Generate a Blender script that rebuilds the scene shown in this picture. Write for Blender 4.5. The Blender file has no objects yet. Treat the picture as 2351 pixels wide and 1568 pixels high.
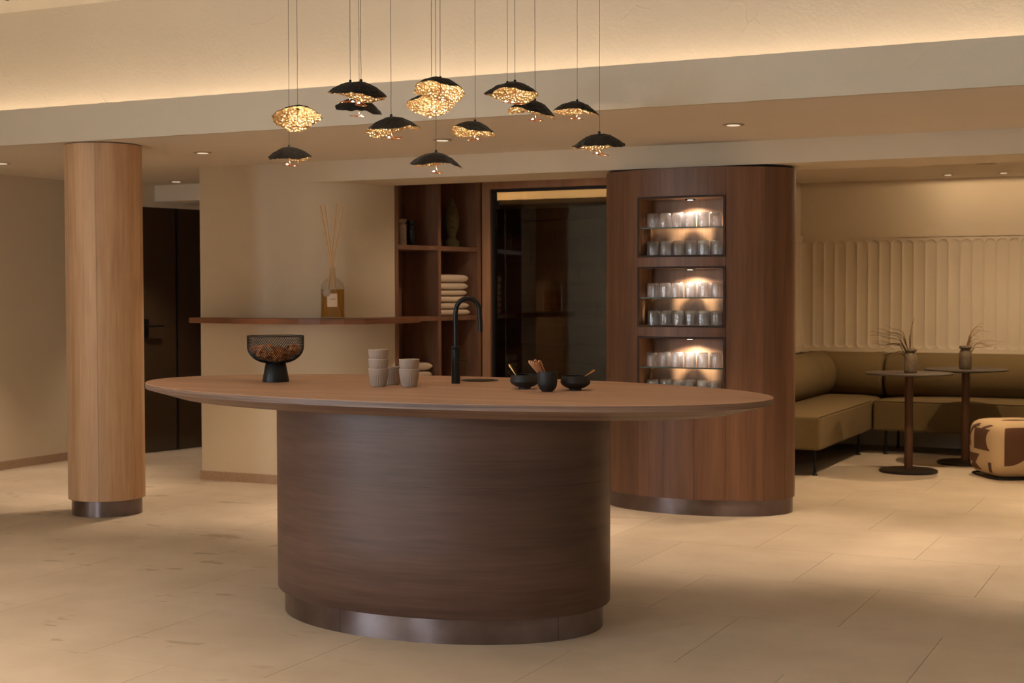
import bpy, bmesh, math, random
from math import sin, cos, pi, radians, sqrt, atan2
from mathutils import Vector, Matrix, noise
random.seed(7)
SC = bpy.context.scene
COL = SC.collection

# ------------------------------------------------------------------ camera, world, exposure
cam_d = bpy.data.cameras.new('camera')
cam = bpy.data.objects.new('camera', cam_d)
COL.objects.link(cam)
SC.camera = cam
FPX, PITCH, ROLL, YAW = 3371.76, 0.0342286, -0.00199708, 0.449187
fw = Vector((-sin(YAW) * cos(PITCH), cos(YAW) * cos(PITCH), -sin(PITCH)))
r0 = Vector((cos(YAW), sin(YAW), 0))
u0 = r0.cross(fw)
rr = r0 * cos(ROLL) + u0 * sin(ROLL)
uu = -r0 * sin(ROLL) + u0 * cos(ROLL)
M = Matrix(((rr.x, uu.x, -fw.x, 0), (rr.y, uu.y, -fw.y, 0), (rr.z, uu.z, -fw.z, 1.37), (0, 0, 0, 1)))
cam.matrix_world = M
cam_d.sensor_fit = 'HORIZONTAL'
cam_d.sensor_width = 36.0
cam_d.lens = FPX / 2351 * 36.0
cam_d.clip_end = 60
cam_d.dof.use_dof = True
cam_d.dof.focus_distance = 5.6
cam_d.dof.aperture_fstop = 6.3

world = bpy.data.worlds.new('world')
SC.world = world
world.use_nodes = True
bg = world.node_tree.nodes['Background']
bg.inputs[0].default_value = (0.74, 0.85, 1.0, 1)
bg.inputs[1].default_value = 15.0
SC.view_settings.view_transform = 'Standard'
SC.view_settings.look = 'None'
SC.view_settings.gamma = 1.0
SC.view_settings.use_curve_mapping = False
SC.view_settings.exposure = 0.45
SC.cycles.max_bounces = 6
SC.cycles.diffuse_bounces = 4
SC.cycles.glossy_bounces = 3
SC.cycles.transparent_max_bounces = 16
SC.cycles.use_adaptive_sampling = True
SC.cycles.adaptive_threshold = 0.15
SC.cycles.adaptive_min_samples = 18
SC.cycles.sample_clamp_indirect = 4.0
SC.cycles.caustics_reflective = False
SC.cycles.caustics_refractive = False
SC.cycles.use_denoising = True

LOUNGE = (1.0, 0.72, 0.43)
WARM = (1.0, 0.755, 0.53)       # lamps of about 2700 K
P_COVE, P_DOWN, P_PEND, P_NICHE, P_SAUNA = 9.8, 82.0, 0.60, 18.0, 11.0

# ------------------------------------------------------------------ materials
def lin(c):
    f = lambda v: v / 12.92 if v <= 0.04045 else ((v + 0.055) / 1.055) ** 2.4
    return tuple(f(v / 255.0) for v in c)

def new_mat(name):
    m = bpy.data.materials.new(name)
    m.use_nodes = True
    nt = m.node_tree
    return m, nt, nt.nodes['Principled BSDF']

def nd(nt, t, **kw):
    n = nt.nodes.new(t)
    for k, v in kw.items():
        if k.startswith('i_'):
            n.inputs[k[2:].replace('_', ' ')].default_value = v
        else:
            setattr(n, k, v)
    return n

def coords(nt, scale=(1, 1, 1), kind='Object'):
    tc = nd(nt, 'ShaderNodeTexCoord')
    mp = nd(nt, 'ShaderNodeMapping')
    mp.inputs['Scale'].default_value = scale
    nt.links.new(tc.outputs[kind], mp.inputs['Vector'])
    return mp.outputs['Vector']

def add_bump(nt, p, h, strength, dist=0.01):
    b = nd(nt, 'ShaderNodeBump')
    b.inputs['Strength'].default_value = strength
    b.inputs['Distance'].default_value = dist
    nt.links.new(h, b.inputs['Height'])
    nt.links.new(b.outputs['Normal'], p.inputs['Normal'])

def plain(name, c, rough=0.6, metal=0.0, bump=0.0, bscale=60.0, vary=0.0, spec=0.5):
    m, nt, p = new_mat(name)
    p.inputs['Roughness'].default_value = rough
    p.inputs['Metallic'].default_value = metal
    p.inputs['Specular IOR Level'].default_value = spec
    n = nd(nt, 'ShaderNodeTexNoise', i_Scale=bscale, i_Detail=2.5)
    nt.links.new(coords(nt), n.inputs['Vector'])
    cr = nd(nt, 'ShaderNodeValToRGB')
    l = lin(c)
    k = vary
    cr.color_ramp.elements[0].position = 0.3
    cr.color_ramp.elements[1].position = 0.7
    cr.color_ramp.elements[0].color = tuple(v * (1 - k) for v in l) + (1,)
    cr.color_ramp.elements[1].color = tuple(min(1, v * (1 + k)) for v in l) + (1,)
    nt.links.new(n.outputs['Fac'], cr.inputs['Fac'])
    nt.links.new(cr.outputs['Color'], p.inputs['Base Color'])
    if bump:
        add_bump(nt, p, n.outputs['Fac'], bump)
    return m

def wood(name, c_dark, c_light, scale, rough=0.5, bump=0.05, tone=0.10, coat=0.0, fine=1.0):
    """streaky grain: noise stretched along the axis that has the small scale"""
    m, nt, p = new_mat(name)
    v = coords(nt, scale)
    n1 = nd(nt, 'ShaderNodeTexNoise', i_Scale=1.0, i_Detail=4.0, i_Roughness=0.62, i_Distortion=0.3)
    nt.links.new(v, n1.inputs['Vector'])
    v2 = coords(nt, tuple(s * 7 for s in scale))
    n2 = nd(nt, 'ShaderNodeTexNoise', i_Scale=1.0, i_Detail=3.0)
    nt.links.new(v2, n2.inputs['Vector'])
    mx = nd(nt, 'ShaderNodeMath', operation='MULTIPLY_ADD')
    mx.inputs[1].default_value = 0.35 * fine
    nt.links.new(n2.outputs['Fac'], mx.inputs[0])
    nt.links.new(n1.outputs['Fac'], mx.inputs[2])
    cr = nd(nt, 'ShaderNodeValToRGB')
    cr.color_ramp.elements[0].position = 0.45
    cr.color_ramp.elements[1].position = 0.9
    cr.color_ramp.elements[0].color = lin(c_dark) + (1,)
    cr.color_ramp.elements[1].color = lin(c_light) + (1,)
    nt.links.new(mx.outputs[0], cr.inputs['Fac'])
    oi = nd(nt, 'ShaderNodeObjectInfo')
    mr = nd(nt, 'ShaderNodeMapRange')
    mr.inputs['To Min'].default_value = 1 - tone
    mr.inputs['To Max'].default_value = 1 + tone
    nt.links.new(oi.outputs['Random'], mr.inputs['Value'])
    hs = nd(nt, 'ShaderNodeHueSaturation')
    nt.links.new(cr.outputs['Color'], hs.inputs['Color'])
    nt.links.new(mr.outputs['Result'], hs.inputs['Value'])
    nt.links.new(hs.outputs['Color'], p.inputs['Base Color'])
    p.inputs['Roughness'].default_value = rough
    p.inputs['Coat Weight'].default_value = coat
    p.inputs['Coat Roughness'].default_value = 0.35
    add_bump(nt, p, mx.outputs[0], bump, 0.004)
    return m

def plaster(name, c, scratch=0.0, bump=0.25):
    m, nt, p = new_mat(name)
    p.inputs['Roughness'].default_value = 0.9
    p.inputs['Specular IOR Level'].default_value = 0.2
    v = coords(nt)
    n = nd(nt, 'ShaderNodeTexNoise', i_Scale=55.0, i_Detail=5.0)
    nt.links.new(v, n.inputs['Vector'])
    n2 = nd(nt, 'ShaderNodeTexNoise', i_Scale=1.3, i_Detail=2.0)
    nt.links.new(v, n2.inputs['Vector'])
    cr = nd(nt, 'ShaderNodeValToRGB')
    l = lin(c)
    cr.color_ramp.elements[0].color = tuple(a * 0.95 for a in l) + (1,)
    cr.color_ramp.elements[1].color = tuple(min(1, a * 1.05) for a in l) + (1,)
    nt.links.new(n2.outputs['Fac'], cr.inputs['Fac'])
    nt.links.new(cr.outputs['Color'], p.inputs['Base Color'])
    h = n.outputs['Fac']
    if scratch:
        # trowel marks: thin cell borders of a warped, sparse voronoi
        w = nd(nt, 'ShaderNodeTexNoise', i_Scale=2.2, i_Detail=2.0)
        nt.links.new(v, w.inputs['Vector'])
        ad = nd(nt, 'ShaderNodeVectorMath', operation='MULTIPLY_ADD')
        nt.links.new(w.outputs['Color'], ad.inputs[0])
        ad.inputs[1].default_value = (0.6, 0.6, 0.6)
        nt.links.new(v, ad.inputs[2])
        vo = nd(nt, 'ShaderNodeTexVoronoi', feature='DISTANCE_TO_EDGE', i_Scale=1.5)
        nt.links.new(ad.outputs[0], vo.inputs['Vector'])
        r2 = nd(nt, 'ShaderNodeMapRange')
        r2.inputs['From Max'].default_value = 0.012
        r2.inputs['To Min'].default_value = 1.0
        r2.inputs['To Max'].default_value = 0.0
        nt.links.new(vo.outputs['Distance'], r2.inputs['Value'])
        br = nd(nt, 'ShaderNodeTexNoise', i_Scale=3.1)
        nt.links.new(v, br.inputs['Vector'])
        r3 = nd(nt, 'ShaderNodeMapRange')
        r3.inputs['From Min'].default_value = 0.55
        r3.inputs['From Max'].default_value = 0.62
        nt.links.new(br.outputs['Fac'], r3.inputs['Value'])
        mm = nd(nt, 'ShaderNodeMath', operation='MULTIPLY')
        nt.links.new(r2.outputs[0], mm.inputs[0])
        nt.links.new(r3.outputs[0], mm.inputs[1])
        sm = nd(nt, 'ShaderNodeMath', operation='MULTIPLY_ADD')
        sm.inputs[1].default_value = scratch
        nt.links.new(mm.outputs[0], sm.inputs[0])
        nt.links.new(n.outputs['Fac'], sm.inputs[2])
        h = sm.outputs[0]
    if bump:
        add_bump(nt, p, h, bump, 0.004)
    return m

def glow(name, col, s):
    m, nt, p = new_mat(name)
    p.inputs['Base Color'].default_value = (0.8, 0.8, 0.8, 1)
    p.inputs['Emission Color'].default_value = col + (1,)
    p.inputs['Emission Strength'].default_value = s
    return m

def thin_glass(name, tint, gloss=1.0, ior=1.45, rough=0.02, haze=0.0, bump=0.0, bscale=30, refract=0.0):
    m, nt, p = new_mat(name)
    nt.nodes.remove(p)
    out = nt.nodes['Material Output']
    tr = nd(nt, 'ShaderNodeBsdfTransparent')
    tr.inputs[0].default_value = tint + (1,)
    gl = nd(nt, 'ShaderNodeBsdfGlossy')
    gl.inputs['Roughness'].default_value = rough
    # two-sided reflectance: 4 % head-on, rising towards grazing angles
    lw = nd(nt, 'ShaderNodeLayerWeight')
    lw.inputs['Blend'].default_value = 0.5
    pw = nd(nt, 'ShaderNodeMath', operation='POWER')
    pw.inputs[1].default_value = 4.0
    nt.links.new(lw.outputs['Facing'], pw.inputs[0])
    fr = nd(nt, 'ShaderNodeMath', operation='MULTIPLY_ADD')
    fr.inputs[1].default_value = 0.9
    fr.inputs[2].default_value = 0.05
    nt.links.new(pw.outputs[0], fr.inputs[0])
    if bump:
        n = nd(nt, 'ShaderNodeTexNoise', i_Scale=bscale, i_Detail=3.0)
        nt.links.new(coords(nt, (1, 1, 0.14)), n.inputs['Vector'])
        b = nd(nt, 'ShaderNodeBump')
        b.inputs['Strength'].default_value = bump
        b.inputs['Distance'].default_value = 0.01
        nt.links.new(n.outputs['Fac'], b.inputs['Height'])
        nt.links.new(b.outputs['Normal'], gl.inputs['Normal'])
        nt.links.new(b.outputs['Normal'], lw.inputs['Normal'])
    sc = nd(nt, 'ShaderNodeMath', operation='MULTIPLY')
    sc.inputs[1].default_value = gloss
    sc.use_clamp = True
    nt.links.new(fr.outputs[0], sc.inputs[0])
    mx = nd(nt, 'ShaderNodeMixShader')
    nt.links.new(sc.outputs[0], mx.inputs[0])
    nt.links.new(tr.outputs[0], mx.inputs[1])
    nt.links.new(gl.outputs[0], mx.inputs[2])
    last = mx
    if refract:
        gs = nd(nt, 'ShaderNodeBsdfGlass')
        gs.inputs['Roughness'].default_value = rough * .7
        gs.inputs['IOR'].default_value = 1.35
        if bump:
            nt.links.new(b.outputs['Normal'], gs.inputs['Normal'])
        m3 = nd(nt, 'ShaderNodeMixShader')
        m3.inputs[0].default_value = refract
        nt.links.new(mx.outputs[0], m3.inputs[1])
        nt.links.new(gs.outputs[0], m3.inputs[2])
        mx = last = m3
    if haze:
        df = nd(nt, 'ShaderNodeBsdfTranslucent')
        df.inputs[0].default_value = (0.95, 0.95, 0.97, 1)
        d2 = nd(nt, 'ShaderNodeBsdfDiffuse')
        d2.inputs[0].default_value = (0.95, 0.95, 0.97, 1)
        ad = nd(nt, 'ShaderNodeMixShader')
        nt.links.new(df.outputs[0], ad.inputs[1])
        nt.links.new(d2.outputs[0], ad.inputs[2])
        m2 = nd(nt, 'ShaderNodeMixShader')
        m2.inputs[0].default_value = haze
        nt.links.new(mx.outputs[0], m2.inputs[1])
        nt.links.new(ad.outputs[0], m2.inputs[2])
        last = m2
    nt.links.new(last.outputs[0], out.inputs[0])
    return m

def stone_tile():
    m, nt, p = new_mat('limestone_tile')
    p.inputs['Roughness'].default_value = 0.62
    p.inputs['Specular IOR Level'].default_value = 0.35
    g = nd(nt, 'ShaderNodeNewGeometry')
    sx = nd(nt, 'ShaderNodeMapping')
    sx.inputs['Scale'].default_value = (1, 1, 1)
    nt.links.new(g.outputs['Position'], sx.inputs['Vector'])
    pos = sx.outputs['Vector']
    a = nd(nt, 'ShaderNodeTexNoise', i_Scale=2.0, i_Detail=4.0, i_Roughness=0.6)
    nt.links.new(pos, a.inputs['Vector'])
    cr = nd(nt, 'ShaderNodeValToRGB')
    cr.color_ramp.elements[0].position = 0.3
    cr.color_ramp.elements[1].position = 0.75
    cr.color_ramp.elements[0].color = lin((194, 178, 158)) + (1,)
    cr.color_ramp.elements[1].color = lin((212, 197, 177)) + (1,)
    nt.links.new(a.outputs['Fac'], cr.inputs['Fac'])
    # darker mineral stains in the stone, clustered in the left half of the hall
    s2 = nd(nt, 'ShaderNodeMapping')
    s2.inputs['Scale'].default_value = (1.6, 3.6, 1)
    s2.inputs['Location'].default_value = (3.1, 0.4, 0)
    nt.links.new(g.outputs['Position'], s2.inputs['Vector'])
    b = nd(nt, 'ShaderNodeTexNoise', i_Scale=1.7, i_Detail=5.0, i_Roughness=0.58)
    nt.links.new(s2.outputs['Vector'], b.inputs['Vector'])
    mr = nd(nt, 'ShaderNodeMapRange')
    mr.inputs['From Min'].default_value = 0.615
    mr.inputs['From Max'].default_value = 0.655
    nt.links.new(b.outputs['Fac'], mr.inputs['Value'])
    sep = nd(nt, 'ShaderNodeSeparateXYZ')
    nt.links.new(g.outputs['Position'], sep.inputs[0])
    xm = nd(nt, 'ShaderNodeMapRange')
    xm.inputs['From Min'].default_value = -2.6
    xm.inputs['From Max'].default_value = -3.8
    xm.inputs['To Max'].default_value = 0.38
    nt.links.new(sep.outputs['X'], xm.inputs['Value'])
    mu = nd(nt, 'ShaderNodeMath', operation='MULTIPLY')
    nt.links.new(mr.outputs[0], mu.inputs[0])
    nt.links.new(xm.outputs[0], mu.inputs[1])
    mx = nd(nt, 'ShaderNodeMix', data_type='RGBA')
    nt.links.new(mu.outputs[0], mx.inputs['Factor'])
    nt.links.new(cr.outputs['Color'], mx.inputs['A'])
    mx.inputs['B'].default_value = lin((120, 98, 74)) + (1,)
    oi = nd(nt, 'ShaderNodeObjectInfo')
    rm = nd(nt, 'ShaderNodeMapRange')
    rm.inputs['To Min'].default_value = 0.975
    rm.inputs['To Max'].default_value = 1.025
    nt.links.new(oi.outputs['Random'], rm.inputs['Value'])
    hs = nd(nt, 'ShaderNodeHueSaturation')
    nt.links.new(mx.outputs['Result'], hs.inputs['Color'])
    nt.links.new(rm.outputs[0], hs.inputs['Value'])
    nt.links.new(hs.outputs['Color'], p.inputs['Base Color'])
    c = nd(nt, 'ShaderNodeTexNoise', i_Scale=40.0, i_Detail=3.0, i_Roughness=0.7)
    nt.links.new(pos, c.inputs['Vector'])
    add_bump(nt, p, c.outputs['Fac'], 0.12, 0.004)
    return m

MAT = dict(
    wall=plaster('cream_plaster', (222, 207, 183), bump=0),
    cove=plaster('troweled_plaster', (226, 212, 190), scratch=1.0, bump=0.35),
    fascia=plaster('fascia_plaster', (222, 210, 190), scratch=0.6, bump=0.4),
    ceil=plaster('ceiling_plaster', (234, 222, 206), bump=0),
    acoustic=plain('acoustic_board', (232, 224, 208), 0.9),
    hole=plain('perforation_dark', (60, 44, 28), 0.9),
    tile=stone_tile(),
    grout=plain('grout', (150, 134, 112), 0.9),
    skirting=plain('stone_skirting', (176, 148, 122), 0.6, vary=0.08, bump=0.05),
    bar_side=wood('walnut_veneer_horizontal', (68, 47, 39), (100, 73, 62), (0.7, 0.7, 11.0), 0.44, 0.05, 0.06, 0.04, fine=1.3),
    bar_top=wood('oak_top_veneer', (184, 140, 112), (214, 172, 142), (0.8, 9.0, 9.0), 0.5, 0.03, 0.02),
    bar_edge=wood('layered_edge', (72, 50, 40), (150, 120, 102), (0.9, 0.9, 90.0), 0.45, 0.12, 0.02, fine=1.6),
    bronze=None,
    cab=wood('walnut_veneer_vertical', (96, 64, 46), (130, 92, 68), (11.0, 11.0, 0.5), 0.45, 0.04, 0.12),
    cab_dark=wood('walnut_edge_dark', (46, 29, 21), (70, 45, 32), (9.0, 9.0, 0.6), 0.7, 0.03, 0.05),
    niche=wood('niche_wood', (128, 92, 66), (164, 124, 92), (9.0, 9.0, 0.7), 0.5, 0.03, 0.04),
    pine=wood('pale_pine', (180, 136, 100), (220, 182, 142), (10.0, 10.0, 0.5), 0.5, 0.04, 0.13),
    shelf_wood=wood('shelf_walnut', (104, 66, 44), (142, 94, 66), (1.2, 1.2, 14.0), 0.45, 0.04, 0.05),
    book=wood('bookcase_walnut', (112, 79, 60), (148, 108, 84), (8.0, 8.0, 0.8), 0.5, 0.04, 0.06),
    frame=wood('door_frame_wood', (156, 112, 80), (190, 144, 106), (8.0, 8.0, 0.6), 0.45, 0.03, 0.05),
    sauna=wood('aged_sauna_board', (58, 40, 26), (104, 76, 50), (0.6, 6.0, 9.0), 0.75, 0.3, 0.2, fine=1.4),
    black_glass=plain('black_door_glass', (72, 56, 41), 0.14, spec=0.5),
    black=plain('matt_black_metal', (24, 23, 23), 0.42, 0.3),
    black_ceramic=plain('black_stoneware', (34, 29, 28), 0.55, bump=0.05, bscale=90, vary=0.1),
    black_glaze=plain('black_glaze', (22, 19, 18), 0.25),
    cup=plain('taupe_stoneware', (178, 158, 142), 0.75, bump=0.05, bscale=200, vary=0.06),
    cuprim=plain('pale_rim', (214, 192, 166), 0.6),
    gold=None,
    paper=plain('black_paper', (20, 16, 14), 0.7, bump=1.0, bscale=48, vary=0.4, spec=0.35),
    copper=plain('copper_wire', (214, 140, 96), 0.28, 1.0),
    cord=plain('twisted_cord', (70, 58, 46), 0.8),
    brass=plain('brushed_brass', (205, 160, 105), 0.3, 1.0),
    spoonwood=plain('copper_spoon', (176, 120, 84), 0.35, 0.8),
    towel=plain('white_towel', (226, 205, 180), 0.95, bump=0.5, bscale=160, vary=0.03),
    jar_pale=plain('speckled_jar', (150, 126, 108), 0.3, vary=0.25, bscale=40),
    jar_dark=plain('dark_glass_jar', (28, 27, 27), 0.12),
    finial=plain('mossy_stone', (92, 82, 54), 0.9, bump=0.6, bscale=50, vary=0.35),
    sofa=plain('olive_bouclé'.replace('é', 'e'), (114, 95, 62), 0.95, bump=0.35, bscale=180, vary=0.10),
    leg=plain('black_leg', (18, 16, 15), 0.5, 0.3),
    table_top=plain('dark_table_top', (72, 62, 54), 0.5),
    table_leg=plain('brown_table_leg', (92, 62, 46), 0.5, 0.2),
    table_base=plain('black_table_base', (38, 33, 29), 0.45, 0.3),
    vase=plain('grey_ceramic_vase', (132, 116, 96), 0.45, vary=0.2, bscale=30),
    twig=plain('dry_twig', (92, 68, 44), 0.9),
    twig_pale=plain('pale_dry_twig', (160, 124, 82), 0.9),
    pouf_light=plain('pouf_cream', (205, 178, 142), 0.95, bump=0.3, bscale=200),
    pouf_dark=plain('pouf_brown', (98, 66, 48), 0.95, bump=0.3, bscale=200),
    white_trim=plain('lamp_trim', (190, 172, 150), 0.5),
    lens=glow('lamp_lens', (1.0, 0.80, 0.58), 0.55),
    niche_lens=glow('niche_lens', (1.0, 0.86, 0.68), 2.5),
    led=glow('led', (1.0, 0.86, 0.66), 45.0),
    reed=plain('rattan_reed', (222, 184, 134), 0.7),
    paperlabel=plain('paper_label', (222, 200, 176), 0.7),
    tag=plain('grey_tag', (160, 140, 122), 0.5),
    ink=plain('ink', (120, 98, 80), 0.8),
    flake=plain('dried_wood_flakes', (214, 150, 98), 0.8, vary=0.4, bscale=25),
    clear=thin_glass('bottle_glass', (0.93, 0.94, 0.92), 0.9, 1.45, 0.02),
    oil=thin_glass('diffuser_oil', (0.86, 0.66, 0.32), 0.3, 1.3, 0.05),
    tumbler=thin_glass('pressed_glass', (0.97, 0.96, 0.97), 3.4, 1.5, 0.045, haze=0.065, bump=0.35, bscale=85, refract=0.35),
    shelfglass=thin_glass('clear_shelf_glass', (0.93, 0.97, 0.95), 0.8, 1.5, 0.03),
    shelfedge=plain('green_glass_edge', (40, 62, 54), 0.15),
    pane=thin_glass('door_pane', (0.62, 0.60, 0.57), 1.0, 1.5, 0.01),
    winpane=thin_glass('window_pane', (0.95, 0.97, 0.97), 0.6, 1.4, 0.01),
    cove_led=glow('cove_led', (1.0, 0.82, 0.63), P_COVE),
    sauna_led=glow('sauna_led', (1.0, 0.74, 0.42), P_SAUNA),
    pelmet=plaster('pelmet_plaster', (214, 200, 176)),
)
def gold_mat():
    m, nt, p = new_mat('gold_leaf')
    p.inputs['Base Color'].default_value = (0.95, 0.66, 0.28, 1)
    p.inputs['Metallic'].default_value = 0.9
    p.inputs['Roughness'].default_value = 0.33
    n = nd(nt, 'ShaderNodeTexVoronoi', i_Scale=95.0)
    nt.links.new(coords(nt), n.inputs['Vector'])
    cr = nd(nt, 'ShaderNodeValToRGB')
    cr.color_ramp.elements[0].color = (1.0, 0.74, 0.42, 1)
    cr.color_ramp.elements[1].color = (0.55, 0.33, 0.13, 1)
    nt.links.new(n.outputs['Distance'], cr.inputs['Fac'])
    nt.links.new(cr.outputs['Color'], p.inputs['Base Color'])
    add_bump(nt, p, n.outputs['Distance'], 0.9, 0.01)
    return m
MAT['gold'] = gold_mat()
def brushed_metal():
    # brushed along its length, so that light smears upright
    m, nt, p = new_mat('burnished_metal')
    p.inputs['Metallic'].default_value = 0.95
    p.inputs['Roughness'].default_value = 0.36
    p.inputs['Anisotropic'].default_value = 0.85
    p.inputs['Anisotropic Rotation'].default_value = 0.25
    tn = nd(nt, 'ShaderNodeTangent', direction_type='RADIAL', axis='Z')
    nt.links.new(tn.outputs[0], p.inputs['Tangent'])
    n = nd(nt, 'ShaderNodeTexNoise', i_Scale=4.0, i_Detail=4.0)
    nt.links.new(coords(nt), n.inputs['Vector'])
    cr = nd(nt, 'ShaderNodeValToRGB')
    cr.color_ramp.elements[0].position = 0.3
    cr.color_ramp.elements[1].position = 0.7
    cr.color_ramp.elements[0].color = lin((104, 88, 84)) + (1,)
    cr.color_ramp.elements[1].color = lin((138, 126, 126)) + (1,)
    nt.links.new(n.outputs['Fac'], cr.inputs['Fac'])
    nt.links.new(cr.outputs['Color'], p.inputs['Base Color'])
    return m
MAT['bronze'] = brushed_metal()

# ------------------------------------------------------------------ mesh helpers
class MB:
    """collects vertices and faces of ONE mesh"""
    def __init__(s):
        s.v, s.f, s.mi = [], [], []
    def add(s, verts, faces, mi=0):
        o = len(s.v)
        s.v += [tuple(x) for x in verts]
        s.f += [tuple(i + o for i in f) for f in faces]
        s.mi += [mi] * len(faces)
        return s
    def box(s, x0, x1, y0, y1, z0, z1, mi=0):
        v = [(x, y, z) for z in (z0, z1) for y in (y0, y1) for x in (x0, x1)]
        return s.add(v, [(0, 2, 3, 1), (4, 5, 7, 6), (0, 1, 5, 4), (2, 6, 7, 3), (0, 4, 6, 2), (1, 3, 7, 5)], mi)
    def prism(s, pts, z0, z1, mi=0):
        n = len(pts)
        v = [(x, y, z0) for x, y in pts] + [(x, y, z1) for x, y in pts]
        f = [tuple(range(n - 1, -1, -1)), tuple(range(n, 2 * n))]
        f += [(i, (i + 1) % n, n + (i + 1) % n, n + i) for i in range(n)]
        return s.add(v, f, mi)
    def lathe(s, prof, seg=32, c=(0, 0, 0), a=1.0, b=1.0, rot=0.0, mi=0, rf=None):
        """prof: [(r, z)] bottom to top; ellipse factors a, b"""
        v, f = [], []
        cr, sr = cos(rot), sin(rot)
        for j, (r, z) in enumerate(prof):
            for i in range(seg):
                t = 2 * pi * i / seg
                q = r * (rf(i, j, t) if rf else 1.0)
                x, y = q * a * cos(t), q * b * sin(t)
                v.append((c[0] + x * cr - y * sr, c[1] + x * sr + y * cr, c[2] + z))
        for j in range(len(prof) - 1):
            for i in range(seg):
                k = (i + 1) % seg
                f.append((j * seg + i, j * seg + k, (j + 1) * seg + k, (j + 1) * seg + i))
        if prof[0][0] > 1e-6:
            f.append(tuple(range(seg - 1, -1, -1)))
        if prof[-1][0] > 1e-6:
            o = (len(prof) - 1) * seg
            f.append(tuple(range(o, o + seg)))
        return s.add(v, f, mi)
    def tube(s, pts, rad, seg=8, closed=False, mi=0):
        pts = [Vector(p) for p in pts]
        n = len(pts)
        rads = rad if isinstance(rad, (list, tuple)) else [rad] * n
        v, f = [], []
        up = Vector((0.13, 0.21, 1)).normalized()
        for i, p in enumerate(pts):
            if closed:
                d = pts[(i + 1) % n] - pts[i - 1]
            else:
                d = pts[min(i + 1, n - 1)] - pts[max(i - 1, 0)]
            d.normalize()
            a = d.cross(up)
            if a.length < 0.05:
                a = d.cross(Vector((1, 0, 0)))
            a.normalize()
            b = a.cross(d)
            for k in range(seg):
                t = 2 * pi * k / seg
                v.append(p + (a * cos(t) + b * sin(t)) * rads[i])
        m = n if closed else n - 1
        for i in range(m):
            for k in range(seg):
                i2, k2 = (i + 1) % n, (k + 1) % seg
                f.append((i * seg + k, i * seg + k2, i2 * seg + k2, i2 * seg + k))
        if not closed:
            f.append(tuple(range(seg - 1, -1, -1)))
            f.append(tuple(range((n - 1) * seg, n * seg)))
        return s.add(v, f, mi)
    def mesh(s, name, mats, smooth=None):
        me = bpy.data.meshes.new(name)
        me.from_pydata(s.v, [], s.f)
        for m in (mats if isinstance(mats, (list, tuple)) else [mats]):
            me.materials.append(MAT[m])
        if any(s.mi):
            me.polygons.foreach_set('material_index', s.mi)
        bm = bmesh.new()
        bm.from_mesh(me)
        bmesh.ops.recalc_face_normals(bm, faces=bm.faces)
        if smooth is not None:
            for fc in bm.faces:
                fc.smooth = True
            for e in bm.edges:
                if len(e.link_faces) == 2 and e.calc_face_angle(0) > radians(smooth):
                    e.smooth = False
        bm.to_mesh(me)
        bm.free()
        return me
    def build(s, name, mats, parent=None, loc=(0, 0, 0), smooth=None, rz=0.0):
        return link(name, s.mesh(name, mats, smooth), parent, loc, rz)

def link(name, me, parent=None, loc=(0, 0, 0), rz=0.0):
    o = bpy.data.objects.new(name, me)
    COL.objects.link(o)
    o.location = loc
    o.rotation_euler = (0, 0, rz)
    if parent:
        o.parent = parent
    return o

def tag(o, label, cat=None, group=None, kind=None):
    o['label'] = label
    if cat:
        o['category'] = cat
    if group:
        o['group'] = group
    if kind:
        o['kind'] = kind
    return o

def thing(name, loc, label, cat, group=None, rz=0.0, kind=None):
    o = bpy.data.objects.new(name, None)
    o.empty_display_size = 0.05
    COL.objects.link(o)
    o.location = loc
    o.rotation_euler = (0, 0, rz)
    return tag(o, label, cat, group, kind)

def copy_tree(o, parent=None):
    c = o.copy()
    COL.objects.link(c)
    c.parent = parent
    for ch in list(o.children):
        copy_tree(ch, c)
    return c

def bevel(o, w, seg=2, ang=40):
    m = o.modifiers.new('bevel', 'BEVEL')
    m.width = w
    m.segments = seg
    m.limit_method = 'ANGLE'
    m.angle_limit = radians(ang)
    return o

def struct(name, mb, mats, label, cat, smooth=None, parent=None):
    o = mb.build(name, mats, parent, smooth=smooth)
    return tag(o, label, cat, kind='structure')

def spot(name, loc, power, angle, blend, parent=None, target=None, size=0.03, col=WARM):
    d = bpy.data.lights.new(name, 'SPOT')
    d.energy = power
    d.spot_size = radians(angle)
    d.spot_blend = blend
    d.shadow_soft_size = size
    d.color = col
    o = bpy.data.objects.new(name, d)
    COL.objects.link(o)
    o.location = loc
    if target:
        v = Vector(target) - Vector(loc)
        o.rotation_euler = v.to_track_quat('-Z', 'Y').to_euler()
    if parent:
        o.parent = parent
    return o

def point(name, loc, power, size, parent=None, col=WARM):
    d = bpy.data.lights.new(name, 'POINT')
    d.energy = power
    d.shadow_soft_size = size
    d.color = col
    o = bpy.data.objects.new(name, d)
    COL.objects.link(o)
    o.location = loc
    if parent:
        o.parent = parent
    return o

def ell(cx, cy, a, b, rot, n):
    out = []
    for i in range(n):
        t = 2 * pi * i / n
        x, y = a * cos(t), b * sin(t)
        out.append((cx + x * cos(rot) - y * sin(rot), cy + x * sin(rot) + y * cos(rot)))
    return out

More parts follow.
